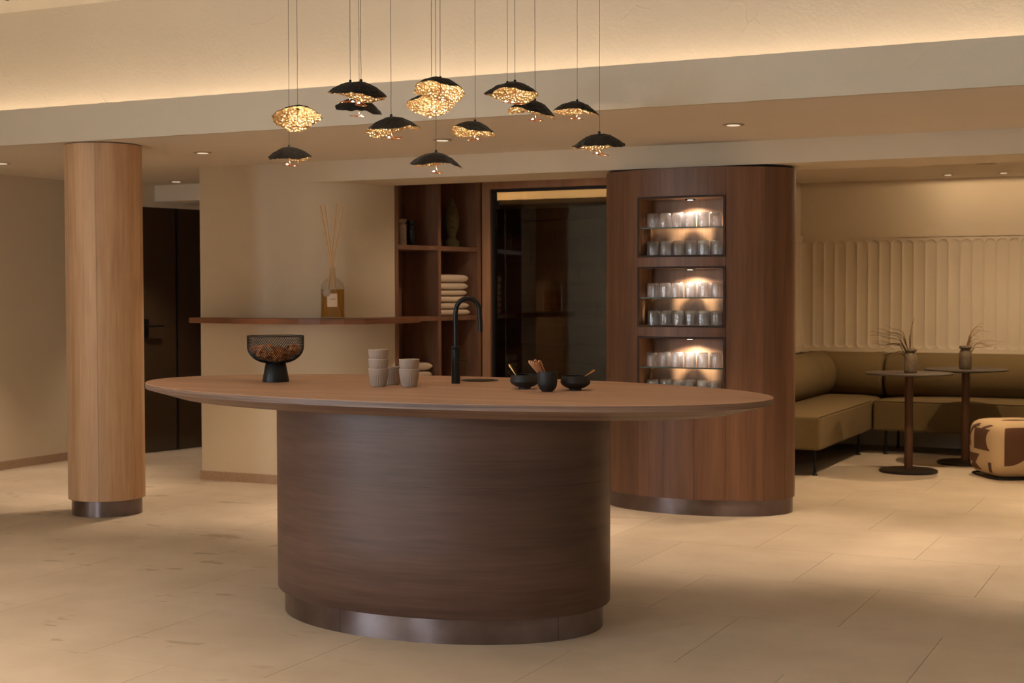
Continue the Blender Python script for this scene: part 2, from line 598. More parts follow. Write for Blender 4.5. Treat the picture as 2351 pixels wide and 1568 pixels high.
def arc_panel(mb, c, a, b, t0, t1, z0, z1, th, n=12, mi=0):
    """upright curved board on an ellipse, angles in radians"""
    v, f = [], []
    for i in range(n + 1):
        t = t0 + (t1 - t0) * i / n
        for (dd, z) in ((0, z0), (0, z1), (th, z1), (th, z0)):
            v.append((c[0] + (a - dd) * cos(t), c[1] + (b - dd) * sin(t), z))
    for i in range(n):
        for k in range(4):
            k2 = (k + 1) % 4
            f.append((i * 4 + k, i * 4 + k2, (i + 1) * 4 + k2, (i + 1) * 4 + k))
    f.append((0, 1, 2, 3))
    f.append((n * 4 + 3, n * 4 + 2, n * 4 + 1, n * 4))
    return mb.add(v, f, mi)

# ------------------------------------------------------------------ the setting
ZC, ZB, ZL, ZU = 2.275, 2.133, 2.336, 3.155     # soffit, second beam, lounge ceiling, upper ceiling
XL, XR, YR = -8.45, 3.0, -4.0
YF, YW, YB, YB2 = 6.82, 7.12, 8.655, 9.21       # cove fascia, lit wall, second beam front and back
YLO = 13.1                                       # lounge back wall

# floor: slab with stone tiles on it
floor = struct('floor', MB().box(-10, XR + .2, YR - .2, YLO + .3, -0.12, -0.012), 'grout', 'beige limestone floor laid in large square tiles', 'floor')
TS = 0.828
tile_mesh = None
for row in range(-3, 10):
    y0 = 5.93 + row * TS
    off = -2.213 if row % 2 == 0 else -1.798
    for k in range(-9, 6):
        x0 = off + k * TS
        # only tiles that the camera could see or that lie close to the view
        cx, cy = x0 + TS / 2, y0 + TS / 2
        if cy < 2.6 or cx < XL - 0.9 or cx > 1.3 or cy > YLO + .3:
            continue
        if cx > -0.05 * cy + 0.75 or cx < -0.92 * cy - 1.3:
            continue
        if tile_mesh is None:
            b = MB().box(0.0010, TS - 0.0010, 0.0010, TS - 0.0010, -0.012, 0)
            t = b.build('tile', 'tile', floor, (x0, y0, 0))
            tile_mesh = t.data
        else:
            link('tile', tile_mesh, floor, (x0, y0, 0))
# rest of the paving, beyond what shows as single tiles
rest = MB()
rest.box(-10, XR + .2, YR - .2, YLO + .3, -0.0119, -0.0035)
o = rest.build('paving', 'tile', floor)
o['kind'] = 'stuff'

VY0, VY1 = -3.4, -.3
struct('wall_left', MB().box(XL - .2, XL, VY1, 9.55, 0, ZU + .1).box(XL - .2, XL, YR, VY0, 0, ZU + .1).box(XL - .2, XL, VY0, VY1, 0, .5).box(XL - .2, XL, VY0, VY1, 2.7, ZU + .1), 'wall', 'plain beige plaster wall at the far left edge', 'wall')
struct('wall_right', MB().box(XR, XR + .2, YR, YLO, 0, ZU + .1), 'wall', 'plain plaster wall on the right, outside the view', 'wall')
struct('baseboard_left', MB().box(XL, XL + .012, 3.0, 9.55, 0, .065), 'skirting', 'low stone skirting along the left wall', 'baseboard')

# rear wall behind the viewer with a wide window that lets daylight in
wr = MB()
WX0, WX1, WZ0, WZ1 = -5.0, -4.0, 0.5, 2.7
wr.box(XL - .2, WX0, YR - .2, YR, 0, ZU + .1).box(WX1, XR + .2, YR - .2, YR, 0, ZU + .1)
wr.box(WX0, WX1, YR - .2, YR, 0, WZ0).box(WX0, WX1, YR - .2, YR, WZ1, ZU + .1)
struct('wall_rear', wr, 'wall', 'plaster wall behind the viewer around the window', 'wall')
win = thing('window_1', (0, 0, 0), 'narrow window in the rear wall behind the viewer', 'window', kind='structure')
wf = MB()
for i in range(3):
    x = WX0 + (WX1 - WX0) * i / 2
    wf.box(x - .03, x + .03, YR - .12, YR - .05, WZ0, WZ1)
wf.box(WX0, WX1, YR - .12, YR - .05, WZ0, WZ0 + .06).box(WX0, WX1, YR - .12, YR - .05, WZ1 - .06, WZ1)
wf.build('window_frame', 'frame', win)
MB().box(WX0, WX1, YR - .09, YR - .082, WZ0, WZ1).build('pane', 'winpane', win)
w2 = thing('window_2', (0, 0, 0), 'wide window in the left wall beside the viewer', 'window', kind='structure')
wf = MB()
for i in range(5):
    y = VY0 + (VY1 - VY0) * i / 4
    wf.box(XL - .12, XL - .05, y - .03, y + .03, WZ0, WZ1)
wf.box(XL - .12, XL - .05, VY0, VY1, WZ0, WZ0 + .06).box(XL - .12, XL - .05, VY0, VY1, WZ1 - .06, WZ1)
wf.build('window_frame', 'frame', w2)
MB().box(XL - .09, XL - .082, VY0, VY1, WZ0, WZ1).build('pane', 'winpane', w2)
def portal(loc, rot, sx, sy):
    pd = bpy.data.lights.new('window_portal', 'AREA')
    pd.shape = 'RECTANGLE'
    pd.size, pd.size_y = sx, sy
    pd.cycles.is_portal = True
    po = bpy.data.objects.new('window_portal', pd)
    COL.objects.link(po)
    po.location = loc
    po.rotation_euler = rot
portal(((WX0 + WX1) / 2, YR - .15, (WZ0 + WZ1) / 2), (radians(90), 0, 0), WX1 - WX0, WZ1 - WZ0)
portal((XL - .15, (VY0 + VY1) / 2, (WZ0 + WZ1) / 2), (radians(90), 0, radians(-90)), VY1 - VY0, WZ1 - WZ0)

# ceilings
up = struct('ceiling', MB().box(XL - .2, XR + .2, YR - .2, YW + .2, ZU, ZU + .1), 'acoustic', 'high white acoustic ceiling with irregular round perforations', 'ceiling')
hp = MB()
rnd = random.Random(3)
for i in range(2600):
    x, y = rnd.uniform(-8.2, -4.6), rnd.uniform(5.3, 6.85)
    r = rnd.choice((.004, .004, .005, .008, .014))
    n = 8
    vs = [(x + r * cos(2 * pi * k / n), y + r * sin(2 * pi * k / n), ZU - .0006) for k in range(n)]
    hp.add(vs, [tuple(range(n - 1, -1, -1))])
o = hp.build('perforation', 'hole', up)
o['kind'] = 'stuff'
struct('wall_upper', MB().box(XL, XR, YW, YW + .1, ZC + .05, ZU), 'cove', 'tall trowelled plaster upstand washed by the cove light', 'wall')
struct('ceiling', MB().box(XL, XR, YF + .02, YB + .3, ZC, ZC + .05).box(-9.6, -5.6, YB + .3, 12.5, ZC, ZC + .05), 'ceil', 'smooth low plaster soffit holding the row of downlights', 'ceiling')
# fascia with a slightly uneven plaster edge
fa = MB()
xs = [XL + (XR - XL) * i / 240 for i in range(241)]
v, f = [], []
for i, x in enumerate(xs):
    w = 0.0022 * noise.noise(Vector((x * 6, 0, 0))) + 0.0012 * noise.noise(Vector((x * 23, 4, 0)))
    w2 = 0.0012 * noise.noise(Vector((x * 9, 8, 0)))
    v += [(x, YF, ZC - .003 + w), (x, YF, 2.489 + w2), (x, YF + .04, 2.489 + w2), (x, YF + .04, ZC - .003 + w)]
for i in range(240):
    for k in range(4):
        f.append((i * 4 + k, i * 4 + (k + 1) % 4, (i + 1) * 4 + (k + 1) % 4, (i + 1) * 4 + k))
fa.add(v, f)
struct('trim_1', fa, 'fascia', 'grey-beige plaster fascia hiding the cove light', 'fascia')
led = MB().box(XL + .05, XR - .05, YW - .105, YW - .085, 2.425, 2.433)
o = tag(led.build('led_strip', 'cove_led'), 'warm LED strip hidden in the cove behind the plaster fascia', 'light strip')
struct('trim_2', MB().box(-5.80, XR, YB, YB2, ZB, ZL + .1), 'wall', 'lower plaster beam running behind the dark cabinet', 'beam')
struct('ceiling', MB().box(-5.75, XR, YB2, YLO + .2, ZL, ZL + .08), 'ceil', 'plaster ceiling over the lounge corner', 'ceiling')

# rounded wall block in the middle
blk = [(-6.69, YB), (-5.812, YB), (-5.80, YB)]
ctl = [(-5.80, YB), (-5.60, YB + .02), (-5.455, 8.84), (-5.443, 9.33)]
for i in range(1, 15):
    t = i / 14
    a = [(1 - t) ** 3, 3 * t * (1 - t) ** 2, 3 * t * t * (1 - t), t ** 3]
    blk.append((sum(a[k] * ctl[k][0] for k in range(4)), sum(a[k] * ctl[k][1] for k in range(4))))
curve = blk[2:]
blkpoly = blk + [(-5.80, 9.39), (-5.80, 10.6), (-6.69, 10.6)]
struct('wall_middle', MB().prism(blkpoly, 0, ZC), 'wall', 'beige plaster wall block with a rounded right corner', 'wall', smooth=25)
bb = MB()
outl = [(-6.702, YB - .012), (-5.80, YB - .012)] + [(x + .012, y - .006) for x, y in curve[1:]]
inn = list(reversed(curve)) + [(-6.702, YB + .002)]
bb.prism(outl + inn, 0, .065)
struct('baseboard_middle', bb, 'skirting', 'low stone skirting at the foot of the rounded wall', 'baseboard', smooth=25)

# far left: dark glazed door in a slightly turned wall, bulkhead above
DA = Vector((-8.208, 9.846, 0)); DU = Vector((0.133, 0.613, 0)).normalized()
DN = Vector((DU.y, -DU.x, 0))
def dpt(s, d, z):
    q = DA + DU * s + DN * d
    return (q.x, q.y, z)
def dbox(mb, s0, s1, d0, d1, z0, z1):
    v = [dpt(s, d, z) for z in (z0, z1) for d in (d0, d1) for s in (s0, s1)]
    return mb.add(v, [(0, 2, 3, 1), (4, 5, 7, 6), (0, 1, 5, 4), (2, 6, 7, 3), (0, 4, 6, 2), (1, 3, 7, 5)])
w = MB()
dbox(w, -.42, 2.4, -.15, 0, 2.089, ZC + .02)
dbox(w, -.42, -.30, -.15, 0, 0, 2.089)
w.box(-9.6, -9.5, 9.5, 12.5, 0, ZC).box(-9.6, -7.0, 12.3, 12.4, 0, ZC).box(-9.5, XL - .15, 9.45, 9.55, 0, ZC)
struct('wall_far', w, 'wall', 'plaster wall strip above the dark glazed door', 'wall')
d2 = thing('door_2', (0, 0, 0), 'dark glossy glazed door and side panel beyond the pale column', 'door', kind='structure')
w = MB(); dbox(w, -.30, .348, -.06, -.004, 0.004, 2.089); w.build('door_leaf', 'black_glass', d2)
w = MB(); dbox(w, .356, 1.5, -.06, -.004, 0.004, 2.089); w.build('side_panel', 'black_glass', d2)
w = MB(); dbox(w, .344, .360, -.05, .004, 0.004, 2.089); w.build('frame_post', 'black', d2)
h = MB()
h.tube([dpt(.022, -.004, 1.082), dpt(.022, .05, 1.082)], .011, 10)
h.tube([dpt(.022, .05, 1.082), dpt(.165, .05, 1.080)], .010, 10)
hb = h.build('handle', 'black', d2, smooth=40)
w = MB(); dbox(w, .0, .044, -.004, .008, .985, 1.14); w.build('handle_plate', 'black', hb)
struct('trim_3', MB().box(-8.18, -6.69, 9.97, 10.3, 2.138, ZC), 'ceil', 'boxed bulkhead under the ceiling beside the dark door', 'bulkhead')

# sauna: timber frame with a glass door, dark boarded room behind it
YD = 10.36
struct('wall_back', MB().box(-3.92, -3.42, 10.37, YLO, 0, ZL), 'wall', 'short plaster wall between glass door and lounge', 'wall')
d1 = thing('door_1', (0, 0, 0), 'full-height glass door in a timber frame leading to a dark boarded room', 'door', kind='structure')
MB().box(-5.255, -5.185, YD, YD + .12, 0, ZL).build('jamb', 'frame', d1)
MB().box(-3.99, -3.92, YD, YD + .12, 0, ZL).build('jamb', 'frame', d1)
MB().box(-5.185, -3.99, YD, YD + .12, 2.172, ZL).build('head', 'frame', d1)
MB().box(-5.185, -5.172, YD + .02, YD + .1, 0, 2.172).box(-5.172, -3.99, YD + .02, YD + .1, 2.160, 2.172).build('stop', 'cab_dark', d1)
MB().box(-5.172, -5.160, YD + .03, YD + .08, 0, 2.160).box(-5.160, -3.99, YD + .03, YD + .08, 2.150, 2.160).build('seal', 'black', d1)
MB().box(-5.160, -3.99, YD + .05, YD + .058, .01, 2.150).build('glass_pane', 'pane', d1)
MB().box(-5.155, -5.125, YD + .035, YD + .05, 2.02, 2.075).build('hinge', 'black', d1)
sw = struct('wall_sauna', MB().box(-6.9, -3.92, 12.14, 12.3, 0, 2.12, 1).box(-6.9, -3.92, 12.14, 12.3, 2.12, ZL, 0), ['pelmet', 'sauna'], 'back wall of the boarded room behind the glass door', 'wall')
zz = 0.0
k = 0
rb = random.Random(5)
while zz < 2.1:
    hgt = rb.choice((.15, .17, .19, .21))
    hgt = min(hgt, 2.12 - zz)
    if hgt < .04:
        break
    xa = -6.85
    while xa < -3.95:
        xb = min(xa + rb.uniform(.8, 1.9), -3.93)
        MB().box(xa, xb - .004, 12.105 - rb.uniform(0, .014), 12.14, zz + .002, zz + hgt - .002).build('board', 'sauna', sw)
        xa = xb
    zz += hgt
struct('trim_4', MB().box(-6.85, -3.93, 11.88, 11.92, 2.150, 2.188).box(-6.85, -3.93, 11.92, 12.14, 2.145, 2.152), 'pelmet', 'slim pelmet under the lit slot behind the glass door', 'pelmet')
o = tag(MB().box(-6.8, -3.95, 11.97, 12.0, 2.155, 2.162).build('led_strip', 'sauna_led'), 'warm LED strip above the pelmet behind the glass door', 'light strip')
struct('wall_sauna_left', MB().box(-7.0, -6.85, 10.5, 12.3, 0, ZL).box(-7.0, -5.22, 10.44, 10.50, 0, ZL), 'sauna', 'dark side wall of the boarded room behind the bookcase', 'wall')

# lounge: left wall and back wall with fluted panels
struct('wall_lounge', MB().box(-3.42, XR, YLO, YLO + .15, 0, ZL), 'wall', 'cream plaster wall at the back of the lounge', 'wall')
clad = thing('trim_5', (0, 0, 0), 'cream wall cladding of upright fluted panels above the banquette', 'cladding', kind='structure')
PZ0, PZ1, PW = 0.840, 1.836, 0.0985
def flute_mesh():
    """one cell: flat board with a scooped channel that has rounded ends; front faces -y"""
    r, hw = PW / 2 - .0015, PW / 2
    zt, zb = PZ1 - .022, PZ0 + .022
    c1, c0 = zt - r, zb + r
    m = MB()
    N = 10
    rings = []
    fr = (1.0, .93, .8, .6, .35)
    for q in fr:
        ring = []
        for i in range(N + 1):
            t = pi * i / N
            ring.append((r * q * cos(t), c1 + r * q * sin(t)))
        for i in range(N + 1):
            t = pi + pi * i / N
            ring.append((r * q * cos(t), c0 + r * q * sin(t)))
        rings.append(ring)
    n = len(rings[0])
    v, f = [], []
    for q, ring in zip(fr, rings):
        dep = .011 * sqrt(max(0, 1 - q * q)) if q < 1 else 0
        v += [(x, dep, z) for x, z in ring]
    for j in range(len(fr) - 1):
        for i in range(n):
            k = (i + 1) % n
            f.append((j * n + i, j * n + k, (j + 1) * n + k, (j + 1) * n + i))
    f.append(tuple(range((len(fr) - 1) * n, len(fr) * n)))
    m.add(v, f)
    # flat border
    R0 = rings[0]
    bz0, bz1 = PZ0, PZ1
    top = [(x, 0, z) for x, z in R0[:N + 1]]
    m.add([(hw, 0, R0[0][1])] + [(hw, 0, bz1), (-hw, 0, bz1), (-hw, 0, R0[N][1])] + top[::-1], [tuple(range(4 + len(top)))])
    bot = [(x, 0, z) for x, z in R0[N + 1:]]
    m.add([(-hw, 0, bot[0][2]), (-hw, 0, bz0), (hw, 0, bz0), (hw, 0, bot[-1][2])] + bot[::-1], [tuple(range(4 + len(bot)))])
    m.add([(hw, 0, c0), (hw, 0, c1), (r, 0, c1), (r, 0, c0)], [(0, 1, 2, 3)])
    m.add([(-hw, 0, c0), (-hw, 0, c1), (-r, 0, c1), (-r, 0, c0)], [(0, 1, 2, 3)])
    return m.mesh('flute', 'wall', 50)
FL = flute_mesh()
pm = MB().box(0, 4 * PW - .002, .0115, .022, PZ0, PZ1).mesh('fluted_panel', 'wall')
for i in range(9):
    x0 = -3.42 + .022 + i * 4 * PW
    p = link('fluted_panel', pm, clad, (x0, YLO - .0225, 0))
    for k in range(4):
        link('flute', FL, p, (PW * (k + .5), 0, 0))
for i in range(5):
    y0 = YLO - .022 - (i + 1) * 4 * PW
    p = link('fluted_panel', pm, clad, (-3.42 + .0225, y0, 0), radians(90))
    for k in range(4):
        link('flute', FL, p, (PW * (k + .5), 0, 0))
MB().box(-3.42, .3, YLO - .030, YLO, PZ1, PZ1 + .022).build('top_rail', 'wall', clad)
MB().box(-3.42, .3, YLO - .030, YLO, PZ0 - .022, PZ0).build('bottom_rail', 'wall', clad)
MB().box(-3.42, -3.39, 11.0, YLO, PZ1, PZ1 + .022).build('top_rail', 'wall', clad)
MB().box(-3.42, -3.39, 11.0, YLO, PZ0 - .022, PZ0).build('bottom_rail', 'wall', clad)

# ------------------------------------------------------------------ recessed downlights
def downlight(x, y, z, label, power, ang=70, lens='lens', r=.038, group='recessed ceiling downlights', col=WARM, blend=.7):
    t = thing('recessed_downlight', (x, y, z), label, 'downlight', group)
    MB().lathe([(r + .022, -.003), (r + .018, -.005), (r, -.005), (r, .0)], 28).build('trim_ring', 'white_trim', t, smooth=40)
    MB().lathe([(r - .002, -.0065), (r - .004, -.0045)], 28).build('lens', lens, t, smooth=40)
    if power:
        spot('spot', (0, 0, -.02), power, ang, blend, t, size=.03, col=col)
    return t
row = [(-7.71, 'recessed downlight at the far left edge of the low soffit'), (-5.97, 'recessed downlight in the soffit just right of the pale column'),
       (-4.20, 'recessed downlight in the soffit behind the cluster of pendants'), (-2.40, 'recessed downlight in the soffit in front of the dark cabinet')]
for x, lb in row:
    downlight(x, 7.76, ZC, lb, P_DOWN * (.85 if x == -5.97 else 1.0))
downlight(-0.6, 7.76, ZC, 'recessed downlight in the soffit beyond the right edge', P_DOWN)
downlight(-7.71, 10.02 - .35, ZC, 'small recessed downlight at the far end near the dark door', P_DOWN * .5)
for x, lb in ((-2.06, 'recessed wall-washer at left, close to the lounge wall'), (-1.615, 'recessed wall-washer at right, close to the lounge wall'), (-1.17, 'recessed wall-washer just beyond the right edge of the lounge'), (-.72, 'recessed wall-washer far beyond the right edge of the lounge')):
    downlight(x, 12.66, ZL, lb, P_DOWN * (.044 if x < -2 else .025), 180, r=.03, col=LOUNGE, blend=.02)
downlight(-1.62, 11.68, ZL, 'wide round recessed lamp above the bistro tables', P_DOWN * .68, 150, lens='white_trim', r=.06, col=LOUNGE)
downlight(-1.65, 9.85, ZL, 'recessed lounge downlight hidden behind the lower beam', P_DOWN * 1.0, 125, col=LOUNGE)
downlight(-4.55, 9.70, ZL, 'added unseen lamp behind the lower beam, brightening bookcase and glass door', P_DOWN * .22, 140)  # added fill lamp, gives the towels and the door jamb more light
downlight(-.1, 9.85, ZL, 'recessed lounge downlight beyond the right edge', P_DOWN * .9, col=LOUNGE)
downlight(-5.0, 11.2, ZL, 'added unseen dim lamp inside the boarded room, brightening pelmet and boards', P_DOWN * .05, 170, col=LOUNGE)  # added out of view to lift the pelmet front and the boards
# lamps in the high ceiling over the bar and the near floor, above the frame
for x, y in ((-5.6, 3.6), (-3.4, 2.2), (-.6, 3.4)):
    downlight(x, y, ZU, 'recessed downlight in the high ceiling above the frame, %s' % {-5.6: 'left of the bar', -3.4: 'in front of the bar', -.6: 'right of the bar'}[x], P_DOWN * {-5.6: 1.75, -3.4: 1.7, -.6: .8}[x], 100)

# ------------------------------------------------------------------ pale column
col = thing('round_column', (-6.22, 7.10, 0), 'round column clad in pale pine boards on a dark metal foot', 'column')
for i in range(7):
    t0 = 2 * pi * i / 7 - 1.06
    arc_panel(MB(), (0, 0), .232, .232, t0 + .003, t0 + 2 * pi / 7 - .003, .098, ZC - .006, .02, 10).build('veneer_board', 'pine', col, smooth=40)
MB().lathe([(.21, .098), (.21, ZC - .001)], 40).build('core', 'cab_dark', col, smooth=40)
MB().lathe([(.213, 0), (.213, .098)], 48).build('plinth', 'bronze', col, smooth=40)

# ------------------------------------------------------------------ oval bar
BX, BY, BROT = -2.985, 5.43, -0.092
bar = thing('bar_counter', (BX, BY, 0), 'large oval bar counter with reddish-brown wooden top on a rounded pedestal', 'bar counter')
ZT = .965
def oval_top():
    m = MB()
    prof = [(0, 0, 0), (1.484, .768, .0)]
    n = 120
    rings = [(1.484 - .002, .768 - .002, ZT), (1.484, .768, ZT - .002)]
    a = MB()
    v = []
    for (ra, rb_, z) in rings:
        v += [(x, y, z) for x, y in ell(0, 0, ra, rb_, BROT, n)]
    f = [tuple(range(n))] + [(i, (i + 1) % n, n + (i + 1) % n, n + i) for i in range(n)]
    a.add(v, f)
    return a
oval_top().build('tabletop', 'bar_top', bar, smooth=40)
n = 160
v = []
prof = [(1.484, .768, ZT - .002), (1.484, .768, ZT - .024)]
e = MB()
for ra, rb_, z in prof:
    v += [(x, y, z) for x, y in ell(0, 0, ra, rb_, BROT, n)]
e.add(v, [(i, (i + 1) % n, n + (i + 1) % n, n + i) for i in range(n)])
e.build('edge_band', 'bar_edge', bar, smooth=40)
v = []
e = MB()
for ra, rb_, z in ((1.484, .768, ZT - .024), (1.484 - .17, .768 - .13, ZT - .066)):
    v += [(x, y, z) for x, y in ell(0, 0, ra, rb_, BROT, n)]
e.add(v, [(i, (i + 1) % n, n + (i + 1) % n, n + i) for i in range(n)] + [tuple(range(2 * n - 1, n - 1, -1))])
e.build('underside_bevel', 'bar_edge', bar, smooth=30)
PR = -0.05
n = 128
for z0, z1 in ((.101, .376), (.3764, .612), (.6124, ZT - .066)):
    rings = [(.757, .53, z0), (.757, .53, z1)] if z0 > .2 else [(.752, .525, .101), (.757, .53, .107), (.757, .53, z1)]
    v = []
    for ra, rb_, z in rings:
        v += [(x, y, z) for x, y in ell(.012, .028, ra, rb_, PR, n)]
    k_ = len(rings)
    f = [(j * n + i, j * n + (i + 1) % n, (j + 1) * n + (i + 1) % n, (j + 1) * n + i) for j in range(k_ - 1) for i in range(n)]
    f += [tuple(range(n - 1, -1, -1)), tuple(range((k_ - 1) * n, k_ * n))]
    MB().add(v, f).build('veneer_band', 'bar_side', bar, smooth=40)
# metal plinth with fine sheet joints
pts = ell(.012, .028, .727, .50, PR, 180)
n = 180
v = [(x, y, z) for z in (0, .101) for x, y in pts]
pm_ = MB().add(v, [(i, (i + 1) % n, n + (i + 1) % n, n + i) for i in range(n)] + [tuple(range(n, 2 * n))])
pln = pm_.build('plinth', 'bronze', bar, smooth=40)
for i in (128, 168, 10):
    (xa, ya), (xb, yb) = pts[i], pts[i + 1]
    d_ = Vector((xb - xa, yb - ya, 0)).normalized()
    n_ = Vector((d_.y, -d_.x, 0)) * .0006
    q0, q1 = Vector((xa, ya, 0)) - n_ * 2, Vector((xa, ya, 0)) + d_ * .0022 - n_ * 2
    MB().add([q0, q1, q1 + n_ * 3, q0 + n_ * 3, q0 + Vector((0, 0, .1)), q1 + Vector((0, 0, .1)), q1 + n_ * 3 + Vector((0, 0, .1)), q0 + n_ * 3 + Vector((0, 0, .1))],
             [(0, 1, 2, 3), (4, 7, 6, 5), (0, 4, 5, 1), (1, 5, 6, 2), (2, 6, 7, 3), (3, 7, 4, 0)]).build('sheet_joint', 'cab_dark', pln)

# ------------------------------------------------------------------ tap and drain
tap = thing('bar_tap', (-3.022, 5.70, ZT), 'matt black swan-neck tap standing on the oval bar', 'tap')
MB().lathe([(.0195, 0), (.0195, .148), (.0195, .1485), (.0188, .1495), (.0195, .1505), (.0195, .163), (.017, .1645)], 28).build('body', 'black', tap, smooth=35)
RX = Vector((.901, .434, 0))
pth = [(0, 0, .16), (0, 0, .25), (0, 0, .31)]
for i in range(1, 13):
    t = pi * i / 12 * .93
    q = RX * (.053 - .053 * cos(t))
    pth.append((q.x, q.y, .315 + .053 * sin(t) * 1.12))
q = RX * .108
pth.append((q.x, q.y, .262)); pth.append((q.x, q.y, .226))
MB().tube(pth, .0105, 14).build('neck', 'black', tap, smooth=50)
q = RX * .018; q2 = RX * .050
MB().tube([(q.x, q.y, .103), (q2.x, q2.y, .104)], [.0032, .0036], 10).build('lever', 'black', tap, smooth=50)
dr = thing('drain_plate', (-3.02, 5.925, ZT), 'flat round black drain set in the bar top behind the tap', 'drain')
MB().lathe([(.085, 0), (.085, .003), (.083, .004), (.072, .004), (.071, .003)], 48).build('flange', 'black', dr, smooth=35)
MB().lathe([(.066, .003), (.066, .0045), (.064, .005), (0, .005)], 48).build('grid', 'black_glaze', dr, smooth=35)

# ------------------------------------------------------------------ wire bowl
wb = thing('wire_bowl', (-3.83, 5.492, ZT), 'black wire mesh bowl on a conical foot at the left of the bar', 'bowl')
MB().lathe([(.060, 0), (.0605, .003), (.045, .083), (.043, .085)], 40).build('foot', 'black', wb, smooth=35)
def bowl_prof(t):
    # t 0..1 from the bottom to the rim
    a = t * pi / 2
    if t < .72:
        s = t / .72
        a = s * pi / 2
        return (.030 + .096 * sin(a), .084 + .075 * (1 - cos(a)))
    s = (t - .72) / .28
    return (.126 + .0005 * s, .159 + .047 * s)
wm = MB()
NW, ST = 72, 24
for sgn in (1, -1):
    for i in range(NW):
        ps = []
        for j in range(ST + 1):
            t = j / ST
            r, z = bowl_prof(t)
            an = 2 * pi * i / NW + sgn * t * 1.05
            ps.append((r * cos(an), r * sin(an), z))
        wm.tube(ps, .00095, 3)
o = wm.build('mesh_wall', 'black', wb)
o['kind'] = 'stuff'
MB().tube([(.1265 * cos(2 * pi * i / 64), .1265 * sin(2 * pi * i / 64), .206) for i in range(64)], .0019, 8, True).build('rim', 'black', wb, smooth=50)
fl = MB()
rf = random.Random(11)
for i in range(190):
    an, q = rf.uniform(0, 2 * pi), sqrt(rf.random())
    r = q * .112
    zlow = .090 + .062 * (r / .12) ** 2.4
    ztop = .118 + .045 * q ** 2 + .012 * sin(an * 3 + 1)
    z = rf.uniform(zlow, max(ztop, zlow + .01))
    c = Vector((r * cos(an), r * sin(an), z))
    e = Matrix.Rotation(rf.uniform(0, 6.28), 3, 'Z') @ Matrix.Rotation(rf.uniform(-1, 1), 3, 'X') @ Matrix.Rotation(rf.uniform(-1, 1), 3, 'Y')
    L, W = rf.uniform(.012, .022), rf.uniform(.008, .014)
    vs = []
    for j in range(4):
        u = j / 3 - .5
        for k in range(3):
            ww = k / 2 - .5
            vs.append(c + e @ Vector((u * L * 2, ww * W * (1 - u * u), .010 * sin(u * 3 + k) * .6)))
    lim = []
    for q2 in vs:
        rr2 = sqrt(q2.x ** 2 + q2.y ** 2)
        mxr = .119
        s = min(1, mxr / max(rr2, 1e-6))
        lim.append((q2.x * s, q2.y * s, max(q2.z, .089 + .06 * (rr2 * s / .12) ** 2.6)))
    fl.add(lim, [(j * 3 + k, j * 3 + k + 1, j * 3 + k + 4, j * 3 + k + 3) for j in range(3) for k in range(2)])
o = fl.build('potpourri', 'flake', None, (-3.83, 5.492, ZT))
tag(o, 'curly dried brown wood flakes filling the black wire bowl', 'potpourri', kind='stuff')

# ------------------------------------------------------------------ ribbed cups
def cup_mesh():
    H, R0, R1 = .076, .0305, .0435
    seg = 96
    def prof_r(z):
        t = z / H
        return R0 + (R1 - R0) * (1 - (1 - t) ** 1.7)
    zs = [0, .002, .008, .02, .035, .048, .054, .062, .0735, .076]
    prof = [(prof_r(z) - (.003 if z == 0 else 0), z) for z in zs]
    def rf(i, j, t):
        if 2 <= j <= 5:
            return 1.0 - (.045 if (i % 3) == 0 else 0)
        return 1.0
    m = MB()
    m.lathe(prof, seg, rf=rf)
    m.f.pop(); m.mi.pop()
    out = (prof[-1][0], H)
    inner = [(prof_r(.010) - .004, .008), (prof_r(.04) - .0035, .04), (R1 - .003, H)]
    m2 = MB()
    v, f = [], []
    m.lathe([(0.0001, .008)] + inner, seg)
    m.f.pop(); m.mi.pop()
    return m.mesh('cup', 'cup', 30)
CUP = cup_mesh()
RIMC = MB().lathe([(.0405, .0758), (.0436, .0755), (.0436, .0775), (.0405, .0778)], 64)
RIMC.f = RIMC.f[:-2]; RIMC.mi = RIMC.mi[:-2]
RIMC.add(*(lambda v: ([v[i] for i in range(len(v))], [(i, (i + 1) % 64, 192 + (i + 1) % 64, 192 + i) for i in range(64)]))(RIMC.v))
RIMC = RIMC.mesh('rim', 'cuprim', 30)
def cup(x, y, z, lb, group):
    t = thing('ribbed_cup', (x, y, z), lb, 'cup', group)
    link('body', CUP, t)
    link('rim', RIMC, t)
    t.rotation_euler.z = random.uniform(0, 6)
g3, g2 = 'ribbed cups in the stack of three', 'ribbed cups in the stack of two'
for k, s in enumerate(('bottom', 'middle', 'top')):
    cup(-3.232, 5.392, ZT + .0405 * k, '%s cup in the stack of three taupe ribbed cups' % s, g3)
for k, s in enumerate(('bottom', 'top')):
    cup(-3.098, 5.421, ZT + .0405 * k, '%s cup in the stack of two taupe ribbed cups' % s, g2)
cup(-3.243, 5.528, ZT, 'single taupe ribbed cup half hidden behind the stack of three', 'single ribbed cup')

